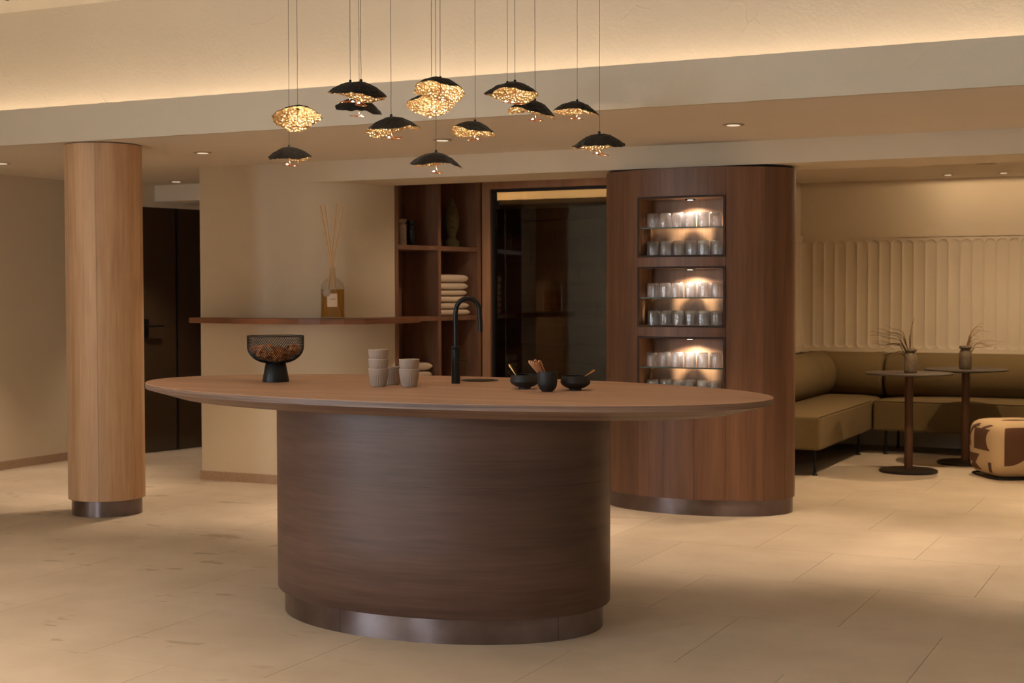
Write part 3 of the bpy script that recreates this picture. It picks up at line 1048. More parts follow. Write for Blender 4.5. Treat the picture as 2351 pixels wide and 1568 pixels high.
# ------------------------------------------------------------------ black bowls, cup, spoons
def black_bowl(x, y, lb):
    t = thing('black_bowl', (x, y, ZT), lb, 'bowl', 'black stoneware bowls on the bar')
    m = MB().lathe([(.025, 0), (.0255, .007), (.040, .012), (.056, .022), (.0615, .031), (.0605, .040), (.0575, .053), (.0555, .0575)], 48)
    m.f.pop(); m.mi.pop()
    m.build('body', 'black_ceramic', t, smooth=35)
    m = MB().lathe([(.0555, .0575), (.0545, .0595), (.0525, .059), (.0535, .045), (.040, .018), (.0001, .013)], 48)
    m.f = m.f[:-2]; m.mi = m.mi[:-2]
    m.build('glazed_rim', 'black_glaze', t, smooth=45)
    return t
black_bowl(-2.595, 5.505, 'black stoneware bowl on the bar, left of the black cup')
black_bowl(-2.371, 5.515, 'black stoneware bowl on the bar, right of the black cup')
bc = thing('black_cup', (-2.441, 5.392, ZT), 'tall black stoneware cup holding a bunch of small spoons', 'cup')
m = MB().lathe([(.021, 0), (.022, .002), (.031, .010), (.0385, .024), (.0405, .040), (.0405, .078), (.0400, .0805)], 48)
m.f.pop(); m.mi.pop()
m.build('body', 'black_ceramic', bc, smooth=35)
m = MB().lathe([(.0400, .0805), (.0385, .0810), (.0375, .0790), (.0375, .030), (.020, .010), (.0001, .008)], 48)
m.f = m.f[:-2]; m.mi = m.mi[:-2]
m.build('glazed_rim', 'black_glaze', bc, smooth=45)

def spoon(name, base, tip, w_neck, w_end, mat, lb, group, bowl_end=False):
    """flat handle from base to a rounded broad end at tip"""
    base, tip = Vector(base), Vector(tip)
    d = tip - base
    L = d.length
    d.normalize()
    side = d.cross(Vector((.434, -.9, 0)))
    side.normalize()
    nrm = side.cross(d)
    n = 28
    v, f = [], []
    for i in range(n + 1):
        t = i / n
        t = t if t < .8 else 1 - (1 - t) ** 1.6 / .2 ** .6
        w = w_neck + (w_end - w_neck) * (t ** 1.6)
        if t > .90:
            w *= sqrt(max(0.01, 1 - ((t - .90) / .10) ** 2))
        bow = .004 * sin(t * pi)
        c = base + d * (L * t) + nrm * bow
        for k in range(6):
            a = 2 * pi * k / 6
            v.append(c + side * (w * cos(a)) + nrm * (.0011 * sin(a)))
    for i in range(n):
        for k in range(6):
            f.append((i * 6 + k, i * 6 + (k + 1) % 6, (i + 1) * 6 + (k + 1) % 6, (i + 1) * 6 + k))
    f.append(tuple(range(6))); f.append(tuple(range(n * 6, n * 6 + 6)))
    o0 = Vector(base)
    m = MB().add([q - o0 for q in v], f)
    # the scoop end
    if bowl_end:
        sv, sf = [], []
        for j in range(5):
            for k in range(10):
                r = j / 4
                a = 2 * pi * k / 10
                sv.append(-d * (.012 + .012 * r * cos(a)) + side * (.009 * r * sin(a)) - nrm * (.004 * (1 - r * r)))
        for j in range(4):
            for k in range(10):
                sf.append((j * 10 + k, j * 10 + (k + 1) % 10, (j + 1) * 10 + (k + 1) % 10, (j + 1) * 10 + k))
        m.add(sv, sf)
    return tag(m.build(name, mat, None, o0, smooth=60), lb, 'spoon', group)
def off(c, dx, dy, dz):      # dx along the picture plane, dy away from the viewer
    return (c[0] + .901 * dx - .434 * dy, c[1] + .434 * dx + .9 * dy, c[2] + dz)
B1, B2, CC = (-2.595, 5.505, ZT), (-2.371, 5.515, ZT), (-2.441, 5.392, ZT)
spoon('small_spoon', off(B1, -.020, -.01, .030), off(B1, -.066, .005, .103), .0016, .0046, 'brass', 'slim brass spoon leaning in the left black bowl', 'brass spoons', True)
spoon('small_spoon', off(B2, .012, -.01, .040), off(B2, .080, .005, .083), .0016, .0048, 'brass', 'slim brass spoon leaning in the right black bowl', 'brass spoons', True)
sp = [(-.074, .126, .010, 'leftmost'), (-.064, .1245, .002, 'second from left'), (-.055, .123, -.008, 'third from left'), (-.051, .130, .014, 'tallest, at the back,'), (-.045, .119, -.014, 'broad front'), (-.034, .128, .004, 'rightmost hooked')]
for dx, dz, dy, nm in sp:
    bx = .012 + (dx + .05) * .30
    spoon('cup_spoon', off(CC, bx, dy * .25, .016), off(CC, dx, dy, dz), .0018, .0082, 'spoonwood', '%s copper-toned spoon in the tall black cup' % nm, 'spoons in the black cup')

# ------------------------------------------------------------------ pendants
def pendant(p, tilt, roll, R, seed, lb, sp=0.0):
    """p: top of the shade at the cord"""
    rs = random.Random(seed)
    t = thing('pendant_lamp', p, lb, 'pendant lamp', 'crumpled black and gold pendants above the bar', 0)
    axis = Vector((.901, .434, 0))
    rot = Matrix.Rotation(radians(roll), 3, Vector((-.434, .9, 0))) @ Matrix.Rotation(radians(tilt), 3, axis)
    NS, NR = 72, 14
    ph = rs.uniform(0, 6)
    def shape(i, j, off_, fine):
        a = 2 * pi * i / NS
        q = j / NR
        ca, sa = cos(a), sin(a)
        rim = 1 + .07 * sin(2 * a + ph) + .05 * sin(3 * a + ph * 2)
        if j >= NR - 1:
            rim += (.07 if j == NR else .02) * noise.noise(Vector((ca * 5, sa * 5, seed))) + (.035 if j == NR else 0) * noise.noise(Vector((ca * 15, sa * 15, seed)))
        r = R * q * rim
        droop = 1 + .13 * sin(2 * a + ph * 1.7) + .12 * sin(3 * a + ph) + .10 * noise.noise(Vector((ca * 2.5, sa * 2.5, seed * 2.0)))
        z = -.054 * (R / .105) * (q ** 1.9) * droop
        k = min(1, q * 2.5)
        # folds and creases of the crumpled sheet
        z += k * (.0045 * noise.noise(Vector((r * ca * 38, r * sa * 38, seed * 3.1))) + .0030 * abs(noise.noise(Vector((r * ca * 85, r * sa * 85, seed)))))
        z -= off_
        if fine:
            z -= k * fine * (1 + noise.noise(Vector((r * ca * 150, r * sa * 150, seed * 1.7)))) if j < NR else 0
        return rot @ Vector((r * ca, r * sa, z))
    def sheet(off_, fine, mat, name, smooth):
        v = [shape(0, 0, off_, 0)]
        f = []
        for j in range(1, NR + 1):
            for i in range(NS):
                v.append(shape(i, j, off_, fine))
        for i in range(NS):
            f.append((0, 1 + i, 1 + (i + 1) % NS))
        for j in range(NR - 1):
            for i in range(NS):
                a, b = 1 + j * NS + i, 1 + j * NS + (i + 1) % NS
                f.append((a, a + NS, b + NS, b))
        m = MB().add(v, f)
        return m.build(name, mat, t, smooth=smooth)
    sheet(0, 0, 'paper', 'shade', 25)
    sheet(.0012, .0022, 'gold', 'gold_lining', None)
    MB().lathe([(.0055, -.006), (.0055, .007), (.004, .010), (.0015, .011)], 14).build('cap', 'black', t, smooth=40)
    pts = []
    L = ZU - p[2] - .006
    nn = 26
    for i in range(nn + 1):
        z = .009 + (L - .009) * i / nn
        w = .0012
        pts.append((w * noise.noise(Vector((z * 11, seed, 0))), w * noise.noise(Vector((z * 11, seed, 5))), z))
    MB().tube(pts, .0010, 5).build('cord', 'cord', t)
    # copper wire: short stem that turns into a ring carrying the diode
    ang = rs.uniform(-.9, .9) + YAW + (pi if rs.random() < .5 else 0)
    ca, sa = cos(ang), sin(ang)
    tl_ = rs.uniform(-.12, .12)
    ring = [(0, 0, -.012), (0, 0, -.050), (.001 * ca, .001 * sa, -.066), (.006 * ca, .006 * sa, -.077), (.014 * ca, .014 * sa, -.083)]
    rr_ = .019
    for i in range(1, 17):
        a2 = -pi / 2 + 2 * pi * i / 17
        lx, ly = .014 + rr_ * 1.25 * cos(a2), rr_ + rr_ * sin(a2)
        ring.append((lx * ca - ly * sa, lx * sa + ly * ca, -.084 + tl_ * lx))
    lx = -.030
    ring.append((-.005 * ca, -.005 * sa, -.0845))
    ring.append((lx * ca, lx * sa, -.084 + tl_ * lx))
    MB().tube(ring, .0017, 7).build('ring_arm', 'copper', t, smooth=60)
    lp = (-.010 * ca, -.010 * sa, -.0805)
    MB().lathe([(.001, -.0025), (.0032, -.0015), (.0038, .0005), (.0028, .0025), (.001, .003)], 10, lp).build('diode', 'led', t, smooth=60)
    point('bulb', (lp[0], lp[1], lp[2] + .006), P_PEND, .005, t, (1.0, .78, .54))
PEND = [
    ((-3.892, 5.703, 2.040), 4, 1, .105, 'lowest pendant at the left, black top with thin gold rim'),
    ((-3.803, 5.641, 2.205), -25, -4, .105, 'left pendant tipped up so that its gold inside shows'),
    ((-2.962, 4.823, 2.169), 1, 6, .108, 'large dark pendant in the upper left overlapping another'),
    ((-3.497, 5.679, 2.240), 16, 8, .098, 'black pendant tucked below and behind the large upper left one'),
    ((-3.320, 5.320, 2.253), 5, 0, .085, 'small pendant hidden behind the large upper left one'),
    ((-2.984, 5.086, 2.065), -1, -8, .105, 'middle left pendant with long right wing and gold left edge'),
    ((-2.762, 5.087, 2.201), -12, 5, .105, 'upper middle pendant with wide gold underside'),
    ((-3.156, 5.732, 2.243), -18, 0, .105, 'gold-faced pendant just under the upper middle one'),
    ((-3.019, 5.521, 1.962), 3, 2, .105, 'lowest pendant in the middle, above the tap'),
    ((-3.141, 6.125, 2.161), -5, 5, .105, 'single brownish pendant right of the middle'),
    ((-2.585, 5.395, 2.216), -6, 5, .100, 'front pendant of the overlapping upper right pair'),
    ((-2.920, 6.015, 2.311), -1, 0, .105, 'rear pendant of the overlapping upper right pair'),
    ((-2.722, 5.884, 2.206), 2, 9, .109, 'right pendant below the overlapping pair, gold at its right'),
    ((-2.753, 6.427, 2.267), 0, 5, .105, 'pendant in the upper group just left of the lowest right one'),
    ((-2.332, 5.677, 2.023), 2, -3, .105, 'lowest pendant at the right, black with gold rim'),
]
for i, (p, ti, ro, R, lb) in enumerate(PEND):
    pendant(p, ti, ro, R, 11 + i * 7, lb)

# ------------------------------------------------------------------ display cabinet with glasses
CX, CY, CA, CB = -2.970, 8.888, .612, .385
cab = thing('display_cabinet', (CX, CY, 0), 'tall oval walnut cabinet with lit niches full of glasses', 'cabinet')
Z0c, Z1c = .098, 2.118
NH = .270                                # half width of the niches
tl = -pi / 2 - math.asin((NH + .012) / CA)
trr = -pi / 2 + math.asin((NH + .012) / CA)
def cpanel(t0, t1, z0, z1, name='veneer_panel', mat='cab', n=12):
    return arc_panel(MB(), (0, 0), CA, CB, t0, t1, z0, z1, .018, n).build(name, mat, cab, smooth=40)
g = .0012
for a, c in ((-pi, -pi + .55), (-pi + .55, tl)):
    cpanel(a + g, c - g, Z0c, Z1c)
for a, c in ((trr, trr + .45), (trr + .45, trr + .80), (trr + .80, 0)):
    cpanel(a + g, c - g, Z0c, Z1c)
cpanel(0, pi, Z0c, Z1c, 'back_panel', 'cab', 30)
OPEN = [(.730, 1.078), (1.159, 1.507), (1.588, 1.936)]
zs = [Z0c] + [z for o_ in OPEN for z in o_] + [Z1c]
third = (trr - tl) / 3
for i in range(0, len(zs), 2):
    z0, z1 = zs[i] + (.012 if i else 0), zs[i + 1] - (.012 if i + 1 < len(zs) - 1 else 0)
    if i == 0:
        for k in range(3):
            cpanel(tl + third * k + g, tl + third * (k + 1) - g, z0, zs[1] - .012, 'veneer_panel')
    else:
        cpanel(tl + g, trr - g, zs[i] + .012, zs[i + 1] - (.012 if i + 1 < len(zs) - 1 else 0), 'rail')
MB().lathe([(1, 0), (1, Z0c)], 96, a=.600, b=.372).build('plinth', 'bronze', cab, smooth=40)
MB().lathe([(1, Z1c - .02), (1, Z1c - .001)], 64, a=CA - .02, b=CB - .02).build('top_board', 'cab_dark', cab, smooth=40)
YN0, YN1 = 8.535 - CY, 8.765 - CY
SH = (.172, .171, .174)
for i, (z0, z1) in enumerate(OPEN):
    m = MB()
    m.box(-NH, NH, YN1, YN1 + .012, z0, z1)
    m.box(-NH - .010, -NH, YN0 + .004, YN1, z0, z1).box(NH, NH + .010, YN0 + .004, YN1, z0, z1)
    m.box(-NH, NH, YN0, YN1, z0 - .010, z0).box(-NH, NH, YN0, YN1, z1, z1 + .010)
    m.build('niche_lining', 'niche', cab)
    fr = MB()
    fr.box(-NH - .0125, -NH, YN0 - .006, YN0 + .003, z0 - .011, z1 + .011).box(NH, NH + .0125, YN0 - .006, YN0 + .003, z0 - .011, z1 + .011)
    fr.box(-NH, NH, YN0 - .014, YN0 - .001, z1, z1 + .011).box(-NH, NH, YN0 - .014, YN0 - .001, z0 - .011, z0)
    fr.build('niche_frame', 'cab_dark', cab)
    zsb = z0 + .172
    gs = MB().box(-NH + .001, NH - .001, YN0 + .008, YN1 - .002, zsb - .008, zsb).build('glass_shelf', 'shelfglass', cab)
    MB().box(-NH + .001, NH - .001, YN0 + .0065, YN0 + .0079, zsb - .008, zsb).build('green_edge', 'shelfedge', gs)
    lp = MB().lathe([(.032, z1 - .006), (.032, z1 - .001)], 32, (.02, -.235, 0)).build('niche_lamp', 'black', cab, smooth=40)
    MB().lathe([(.017, z1 - .0085), (.017, z1 - .0065)], 24, (.02, -.235, 0)).build('lamp_lens', 'niche_lens', lp, smooth=40)
    spot('niche_spot', (.02, -.235, z1 - .012), P_NICHE, 150, .7, cab, size=.012, col=(1.0, .84, .66))

def tumbler_mesh():
    H, R = .089, .0365
    seg = 60
    prof = [(R * .98, 0), (R, .004), (R * .985, .03), (R * .97, .06), (R * .95, .080), (R * .88, .0875), (R * .6, .089)]
    def rf(i, j, t):
        return 1 + ((.030 * cos(10 * t + .5 * sin(3 * t)) + .035 * noise.noise(Vector((cos(t) * 3.2, sin(t) * 3.2, j * .9)))) if 0 < j < 5 else 0)
    m = MB().lathe(prof, seg, rf=rf)
    m.f = m.f[:-2] + [m.f[-1]]
    m.mi = [0] * len(m.f)
    m2 = MB().lathe([(R * .90, 0), (R * .88, .04), (R * .8, .070), (R * .5, .076)], seg, rf=lambda i, j, t: 1 + .03 * noise.noise(Vector((cos(t) * 4, sin(t) * 4, 7 + j))))
    m2.f = m2.f[:-2] + [m2.f[-1]]
    m.add(m2.v, m2.f)
    m.add([(q * cos(2 * pi * i / seg), q * sin(2 * pi * i / seg), 0) for q in (R * .98, R * .90) for i in range(seg)], [(i, (i + 1) % seg, seg + (i + 1) % seg, seg + i) for i in range(seg)])
    return m.mesh('tumbler', 'tumbler', 75)
TUM = tumbler_mesh()
ordn = ('first', 'second', 'third', 'fourth', 'fifth', 'sixth', 'seventh')
levels = []
for i in (2, 1, 0):
    z0 = OPEN[i][0]
    levels += [(z0 + .172, ('top', 'middle', 'bottom')[2 - i] + " niche's glass shelf"), (z0, ('top', 'middle', 'bottom')[2 - i] + " niche's floor")]
rg = random.Random(21)
for li, (z, lname) in enumerate(levels):
    for rw in (0, 1):
        k = 0
        for c in range(7 if rw else 6):
            x = -NH + .070 + c * .0815 + rg.uniform(-.004, .004) + (.0 if rw == 0 else -.028)
            if x > NH - .038 or x < -NH + .0385:
                continue
            y = YN0 + .055 + rw * .082 + rg.uniform(-.006, .006)
            lb = 'clear tumbler, %s from left in the %s row on the %s' % (ordn[k], ('front', 'rear')[rw], lname)
            o = link('glass_tumbler', TUM, None, (CX + x, CY + y, z + .0003), rg.uniform(0, 6.28))
            tag(o, lb, 'glass', 'tumblers on the ' + lname)
            k += 1

# ------------------------------------------------------------------ bookcase set in the rounded wall
A = Vector((-5.44, 9.33, 0)); BU = Vector((.168, .986, 0)).normalized(); BN = Vector((-BU.y, BU.x, 0))
brz = atan2(BU.y, BU.x)
# local frame: x along the front, y into the case
case = thing('bookcase', A, 'built-in walnut bookcase with open compartments beside the glass door', 'bookcase', rz=brz)
BWd, BD, BH = 1.045, .36, 2.30
def bpart(name, *a, mat='book'):
    return bevel(MB().box(*a).build(name, mat, case), .001, 1)
bpart('side_panel', -.012, .030, 0, BD, 0, BH)
bpart('side_panel', 1.000, 1.045, 0, BD, 0, BH)
bpart('divider', .503, .535, 0.001, BD - .01, .02, BH)
bpart('back_board', .0, 1.03, BD, BD + .012, 0, BH)
for zt in (1.714, 1.180, .650, .12):
    bpart('shelf_board', .030, .503, .002, BD, zt - .034, zt)
    bpart('shelf_board', .535, 1.000, .002, BD, zt - .034, zt)
def bw(s, d, z):
    q = A + BU * s + BN * d
    return (q.x, q.y, z)
# jars
def jar(s, d, z, mat, lb, h=.18, r=.040):
    t = thing('storage_jar', bw(s, d, z), lb, 'jar', 'jars in the bookcase')
    MB().lathe([(r * .92, 0), (r, .006), (r, h * .7), (r * .93, h * .78), (r * .66, h * .84), (r * .66, h * .86)], 28).build('body', mat, t, smooth=40)
    MB().lathe([(r * .66, h * .86), (r * .95, h * .87), (r, h * .9), (r, h * .985), (r * .93, h)], 28).build('lid', mat, t, smooth=40)
jar(.170, .09, 1.714, 'jar_pale', 'pale speckled jar in the upper left bookcase compartment', .195, .040)
jar(.322, .12, 1.714, 'jar_dark', 'glossy black jar in the upper left bookcase compartment', .19, .036)
# stone finials
def finial(s, d, lb, h):
    t = thing('stone_finial', bw(s, d, 1.714), lb, 'ornament', 'flame-shaped stone finials in the bookcase')
    def rf(i, j, a):
        return 1 + .10 * noise.noise(Vector((cos(a) * 2, sin(a) * 2, j * .6 + s * 9)))
    MB().lathe([(.058, 0), (.062, .02), (.058, .045), (.040, .060), (.034, .075)], 24, rf=rf).build('foot', 'finial', t, smooth=60)
    MB().lathe([(.034, .075), (.036, .095), (.046, .13), (.058, .17), (.062, .205), (.057, .25), (.045, .295), (.030, .335), (.014, .37), (.004, h)], 24, rf=rf).build('flame', 'finial', t, smooth=60)
finial(.822, .12, 'tall mossy flame-shaped stone finial in the upper right bookcase compartment', .385)
finial(.665, .17, 'second stone finial half hidden behind the bookcase divider', .375)
# towels
def towel_mesh(w, dpt_, h, seed):
    """folded towel: rounded closed fold at the right end, slightly sagging"""
    n, m = 18, 20
    v, f = [], []
    for i in range(n + 1):                       # along the width
        u = i / n
        for k in range(m):                       # around the section (depth x height)
            a = 2 * pi * k / m
            ex = .38
            cy, cz = cos(a), sin(a)
            yy = math.copysign(abs(cy) ** ex, cy) * dpt_ / 2
            zz_ = math.copysign(abs(cz) ** ex, cz) * h / 2
            e = 1.0
            if u > .86:
                e = sqrt(max(0, 1 - ((u - .86) / .14) ** 2)) * .98 + .02
            if u < .06:
                e = .55 + .45 * sqrt(1 - ((.06 - u) / .06) ** 2)
            zz_ *= e
            yy *= (1 if u < .9 else .985)
            zz_ += .0012 * noise.noise(Vector((u * 4 + seed, yy * 5, seed)))
            v.append((u * w, yy, h / 2 + zz_))
    for i in range(n):
        for k in range(m):
            f.append((i * m + k, i * m + (k + 1) % m, (i + 1) * m + (k + 1) % m, (i + 1) * m + k))
    f.append(tuple(range(m))); f.append(tuple(range(n * m, n * m + m)))
    return MB().add(v, f).mesh('towel', 'towel', 60)
z = 1.181
pos = ('bottom', 'fifth from top', 'fourth from top', 'third from top', 'second from top', 'top')
for k, (h, w) in enumerate(((.050, .385), (.050, .37), (.048, .365), (.044, .345), (.054, .36), (.062, .365))):
    q = bw(.556, .175, z)
    o = link('folded_towel', towel_mesh(w, .30, h, k + 1.3), None, q, brz)
    tag(o, '%s folded white towel in the stack of six in the bookcase' % pos[k], 'towel', 'towels stacked in the middle right compartment')
    z += h + .0022
z = .651
for k, (h, w) in enumerate(((.060, .41), (.055, .40), (.062, .405))):
    o = link('folded_towel', towel_mesh(w, .30, h, k + 9.3), None, bw(.060, .175, z), brz)
    tag(o, '%s folded white towel in the lower left compartment behind the bar' % ('bottom', 'middle', 'top')[k], 'towel', 'towels stacked in the lower left compartment')
    z += h + .0022

# ------------------------------------------------------------------ curved wall shelf and reed diffuser
ZS = 1.184
front = [(-6.69, 8.52), (-6.45, 8.465), (-6.22, 8.415), (-6.0, 8.385), (-5.82, 8.375), (-5.66, 8.392), (-5.52, 8.44), (-5.38, 8.52), (-5.27, 8.62), (-5.20, 8.74), (-5.165, 8.88), (-5.155, 9.02), (-5.165, 9.16), (-5.19, 9.24)]
back = [(x + .004, y - .003) for x, y in reversed(curve[1:])]
endp = A + BU * .21 - BN * .002
plk = front + [(endp.x + .05, endp.y), (endp.x, endp.y)] + [(-5.438, 9.325)] + back + [(-5.8, YB - .001), (-6.69, YB - .001)]
ws = MB().prism(plk, ZS - .038, ZS)
o = tag(ws.build('wall_shelf', 'shelf_wood', None), 'curved walnut shelf board wrapping the rounded wall', 'shelf')
bevel(o, .002, 2, 50)

rd = thing('reed_diffuser', (-5.495, 8.562, ZS), 'large glass reed diffuser with amber oil on the curved shelf', 'diffuser')
R = .081
bprof = [(R - .004, 0), (R, .006), (R, .205), (R * .97, .225), (R * .86, .247), (R * .62, .266), (R * .36, .280), (R * .25, .292), (R * .235, .340), (R * .26, .345), (R * .26, .352)]
m = MB().lathe(bprof, 48); m.f.pop(); m.mi.pop()
m.build('bottle', 'clear', rd, smooth=45)
MB().lathe([(R - .006, .012), (R - .004, .016), (R - .004, .200), (R - .006, .2005)], 48).build('oil', 'oil', rd, smooth=45)
IM = lambda x, y, z: (.901 * x - .434 * y, .434 * x + .9 * y, z)      # x across the view, y away
for (bx, tx, tz, dy) in ((.052, -.082, .775, .01), (.045, -.052, .782, -.012), (-.052, .030, .792, .012), (-.066, .075, .778, -.008)):
    MB().tube([IM(bx, -dy, .012), IM(tx, dy, tz)], .0052, 8).build('reed', 'reed', rd, smooth=60)
lab = MB()
for sgn, (x0, x1, z0, z1) in ((1, (-.028, .040, .082, .172)),):
    n = 8
    v, f = [], []
    for i in range(n + 1):
        x = x0 + (x1 - x0) * i / n
        y = -sqrt((R + .0012) ** 2 - x * x)
        v += [IM(x, y, z0), IM(x, y, z1)]
    f = [(2 * i, 2 * i + 2, 2 * i + 3, 2 * i + 1) for i in range(n)]
    lab.add(v, f)
pl = lab.build('paper_label', 'paperlabel', rd)
ink = MB()
for i in range(5):
    x = -.010 + i * .008
    y = -sqrt((R + .0018) ** 2 - x * x)
    ink.add([IM(x, y, .132), IM(x + .005, y, .132), IM(x + .005, y, .137), IM(x, y, .137)], [(0, 1, 2, 3)])
ink.build('print', 'ink', pl)
mt = MB()
def dir_pt(a, r_, y):
    return IM(-.032 + r_ * cos(a), y, .178 + r_ * sin(a))
n = 28
v = [dir_pt(2 * pi * i / n, .027, -R - .004) for i in range(n)] + [dir_pt(2 * pi * i / n, .027, -R - .008) for i in range(n)]
mt.add(v, [tuple(range(n)), tuple(range(n, 2 * n))] + [(i, (i + 1) % n, n + (i + 1) % n, n + i) for i in range(n)])
tg = mt.build('medallion', 'tag', rd)
em = MB()
em.tube([dir_pt(2 * pi * i / 16, .007, -R - .009) for i in range(16)], .0009, 5, True)
em.tube([IM(-.032, -R - .009, .185), IM(-.032, -R - .009, .197)], .0009, 5)
em.tube([IM(-.036, -R - .009, .191), IM(-.028, -R - .009, .191)], .0009, 5)
em.build('emblem', 'paperlabel', tg)

# ------------------------------------------------------------------ lounge banquette
def cushion(x0, x1, y0, y1, z0, z1, crown, name, parent, nx=14, ny=20):
    """upholstered seat block with softly crowned top"""
    m = MB()
    v, f = [], []
    for i in range(nx + 1):
        for j in range(ny + 1):
            u, w = i / nx, j / ny
            k = (1 - (2 * u - 1) ** 6) * (1 - (2 * w - 1) ** 8)
            v.append((x0 + (x1 - x0) * u, y0 + (y1 - y0) * w, z1 - .004 + crown * k))
    for i in range(nx):
        for j in range(ny):
            a = i * (ny + 1) + j
            f.append((a, a + ny + 1, a + ny + 2, a + 1))
    m.add(v, f)
    return m.build(name, 'sofa', parent, smooth=50)
def roll(mb, p0, p1, r, cz, seg=28, flat=1.0):
    """bolster from p0 to p1 with softly rounded ends"""
    p0, p1 = Vector(p0), Vector(p1)
    d = (p1 - p0); L = d.length; d.normalize()
    side = Vector((-d.y, d.x, 0))
    st = [(0, .0), (.004, .80), (.014, .93), (.035, 1.0), (L - .035, 1.0), (L - .014, .93), (L - .004, .80), (L, 0.0)]
    v, f = [], []
    for s_, q in st:
        for k in range(seg):
            a = 2 * pi * k / seg
            v.append(p0 + d * s_ + side * (r * flat * q * cos(a)) + Vector((0, 0, cz + r * q * sin(a))))
    for j in range(len(st) - 1):
        for k in range(seg):
            f.append((j * seg + k, j * seg + (k + 1) % seg, (j + 1) * seg + (k + 1) % seg, (j + 1) * seg + k))
    return mb.add(v, f)
def sofa_leg(parent, x, y):
    MB().lathe([(.020, 0), (.020, .008), (.011, .018), (.010, .20)], 14, (x, y, 0)).build('leg', 'leg', parent, smooth=40)
SX, SY = -2.62, 12.36
s1 = thing('banquette_sofa', (-3.0, 11.9, 0), 'olive-brown banquette section along the left lounge wall', 'sofa', 'banquette sections')
o1 = Vector((-3.0, 11.9, 0))
def loc(x, y): return (x - o1.x, y - o1.y)
a0, a1 = loc(-3.385, 10.62), loc(SX, 13.06)
o = MB().box(a0[0], a1[0], a0[1], a1[1], .20, .446).build('seat_base', 'sofa', s1); bevel(o, .018, 3)
cushion(a0[0] + .012, a1[0] - .008, a0[1] + .01, a1[1] - .01, .2, .447, .030, 'seat_cushion', s1)
MB().tube([(a1[0] - .004, a0[1] + .004, .447), (a1[0] - .004, loc(0, SY)[1], .447)], .004, 6).build('piping', 'sofa', s1, smooth=60)
roll(MB(), (*loc(-3.185, 10.62), 0), (*loc(-3.185, 12.28), 0), .195, .640).build('backrest', 'sofa', s1, smooth=45)
roll(MB(), (*loc(-3.185, 12.285), 0), (*loc(-3.185, 13.04), 0), .195, .640).build('backrest', 'sofa', s1, smooth=45)
roll(MB(), (*loc(-3.30, 12.87), 0), (*loc(SX + .02, 12.87), 0), .195, .640).build('backrest', 'sofa', s1, smooth=45)
for x, y in ((-2.69, 10.75), (-2.70, 12.25), (-3.3, 10.75), (-3.3, 12.9)):
    sofa_leg(s1, *loc(x, y))
s2 = thing('banquette_sofa', (-1.2, 12.7, 0), 'olive-brown banquette section along the fluted back wall', 'sofa', 'banquette sections')
o1 = Vector((-1.2, 12.7, 0))
a0, a1 = loc(SX + .012, SY), loc(.35, 13.06)
o = MB().box(a0[0], a1[0], a0[1], a1[1], .20, .446).build('seat_base', 'sofa', s2); bevel(o, .018, 3)
cushion(a0[0] + .008, a1[0] - .012, a0[1] + .008, a1[1] - .01, .2, .447, .030, 'seat_cushion', s2, 26, 12)
MB().tube([(a0[0] + .01, a0[1] + .003, .447), (a1[0] - .01, a0[1] + .003, .447)], .004, 6).build('piping', 'sofa', s2, smooth=60)
roll(MB(), (*loc(SX + .025, 12.87), 0), (*loc(.35, 12.87), 0), .195, .640).build('backrest', 'sofa', s2, smooth=45)
for x, y in ((-2.51, 12.42), (-2.51, 12.95), (-1.0, 12.42), (.2, 12.42), (.2, 12.95)):
    sofa_leg(s2, *loc(x, y))

# ------------------------------------------------------------------ bistro tables, vases, twigs, pouf
def bistro(x, y, lb):
    t = thing('bistro_table', (x, y, 0), lb, 'table', 'round bistro tables in the lounge')
    MB().lathe([(.212, 0), (.216, .004), (.216, .014), (.208, .020), (.05, .024)], 56).build('base_plate', 'table_base', t, smooth=35)
    MB().lathe([(.031, .020), (.031, .728)], 28).build('column', 'table_leg', t, smooth=40)
    MB().lathe([(.14, .724), (.15, .728), (.15, .736)], 40).build('mounting_plate', 'table_base', t, smooth=35)
    MB().lathe([(.310, .737), (.322, .741), (.322, .749), (.320, .750)], 72).build('tabletop', 'table_top', t, smooth=35)
T1, T2 = (-2.105, 11.26), (-1.80, 11.98)
bistro(*T1, 'round dark bistro table in front, with slim brown column')
bistro(*T2, 'round dark bistro table farther back, behind the patterned pouf')
def vase(x, y, lb):
    t = thing('bottle_vase', (x, y, .750), lb, 'vase', 'ribbed vases on the bistro tables')
    def rf(i, j, a): return 1 + (.012 * cos(a * 16) if 1 < j < 6 else 0)
    m = MB().lathe([(.040, 0), (.046, .004), (.049, .03), (.049, .09), (.047, .125), (.040, .145), (.032, .152), (.031, .157)], 64, rf=rf)
    m.f.pop(); m.mi.pop()
    m.build('body', 'vase', t, smooth=50)
    m = MB().lathe([(.031, .157), (.044, .161), (.047, .167), (.047, .178), (.043, .183), (.034, .183), (.031, .170), (.030, .05)], 40)
    m.f = m.f[:-2]; m.mi = m.mi[:-2]
    m.build('lip', 'vase', t, smooth=50)
vase(T1[0] + .01, T1[1], 'grey ribbed vase on the front bistro table')
vase(T2[0] - .005, T2[1], 'grey ribbed vase on the rear bistro table')
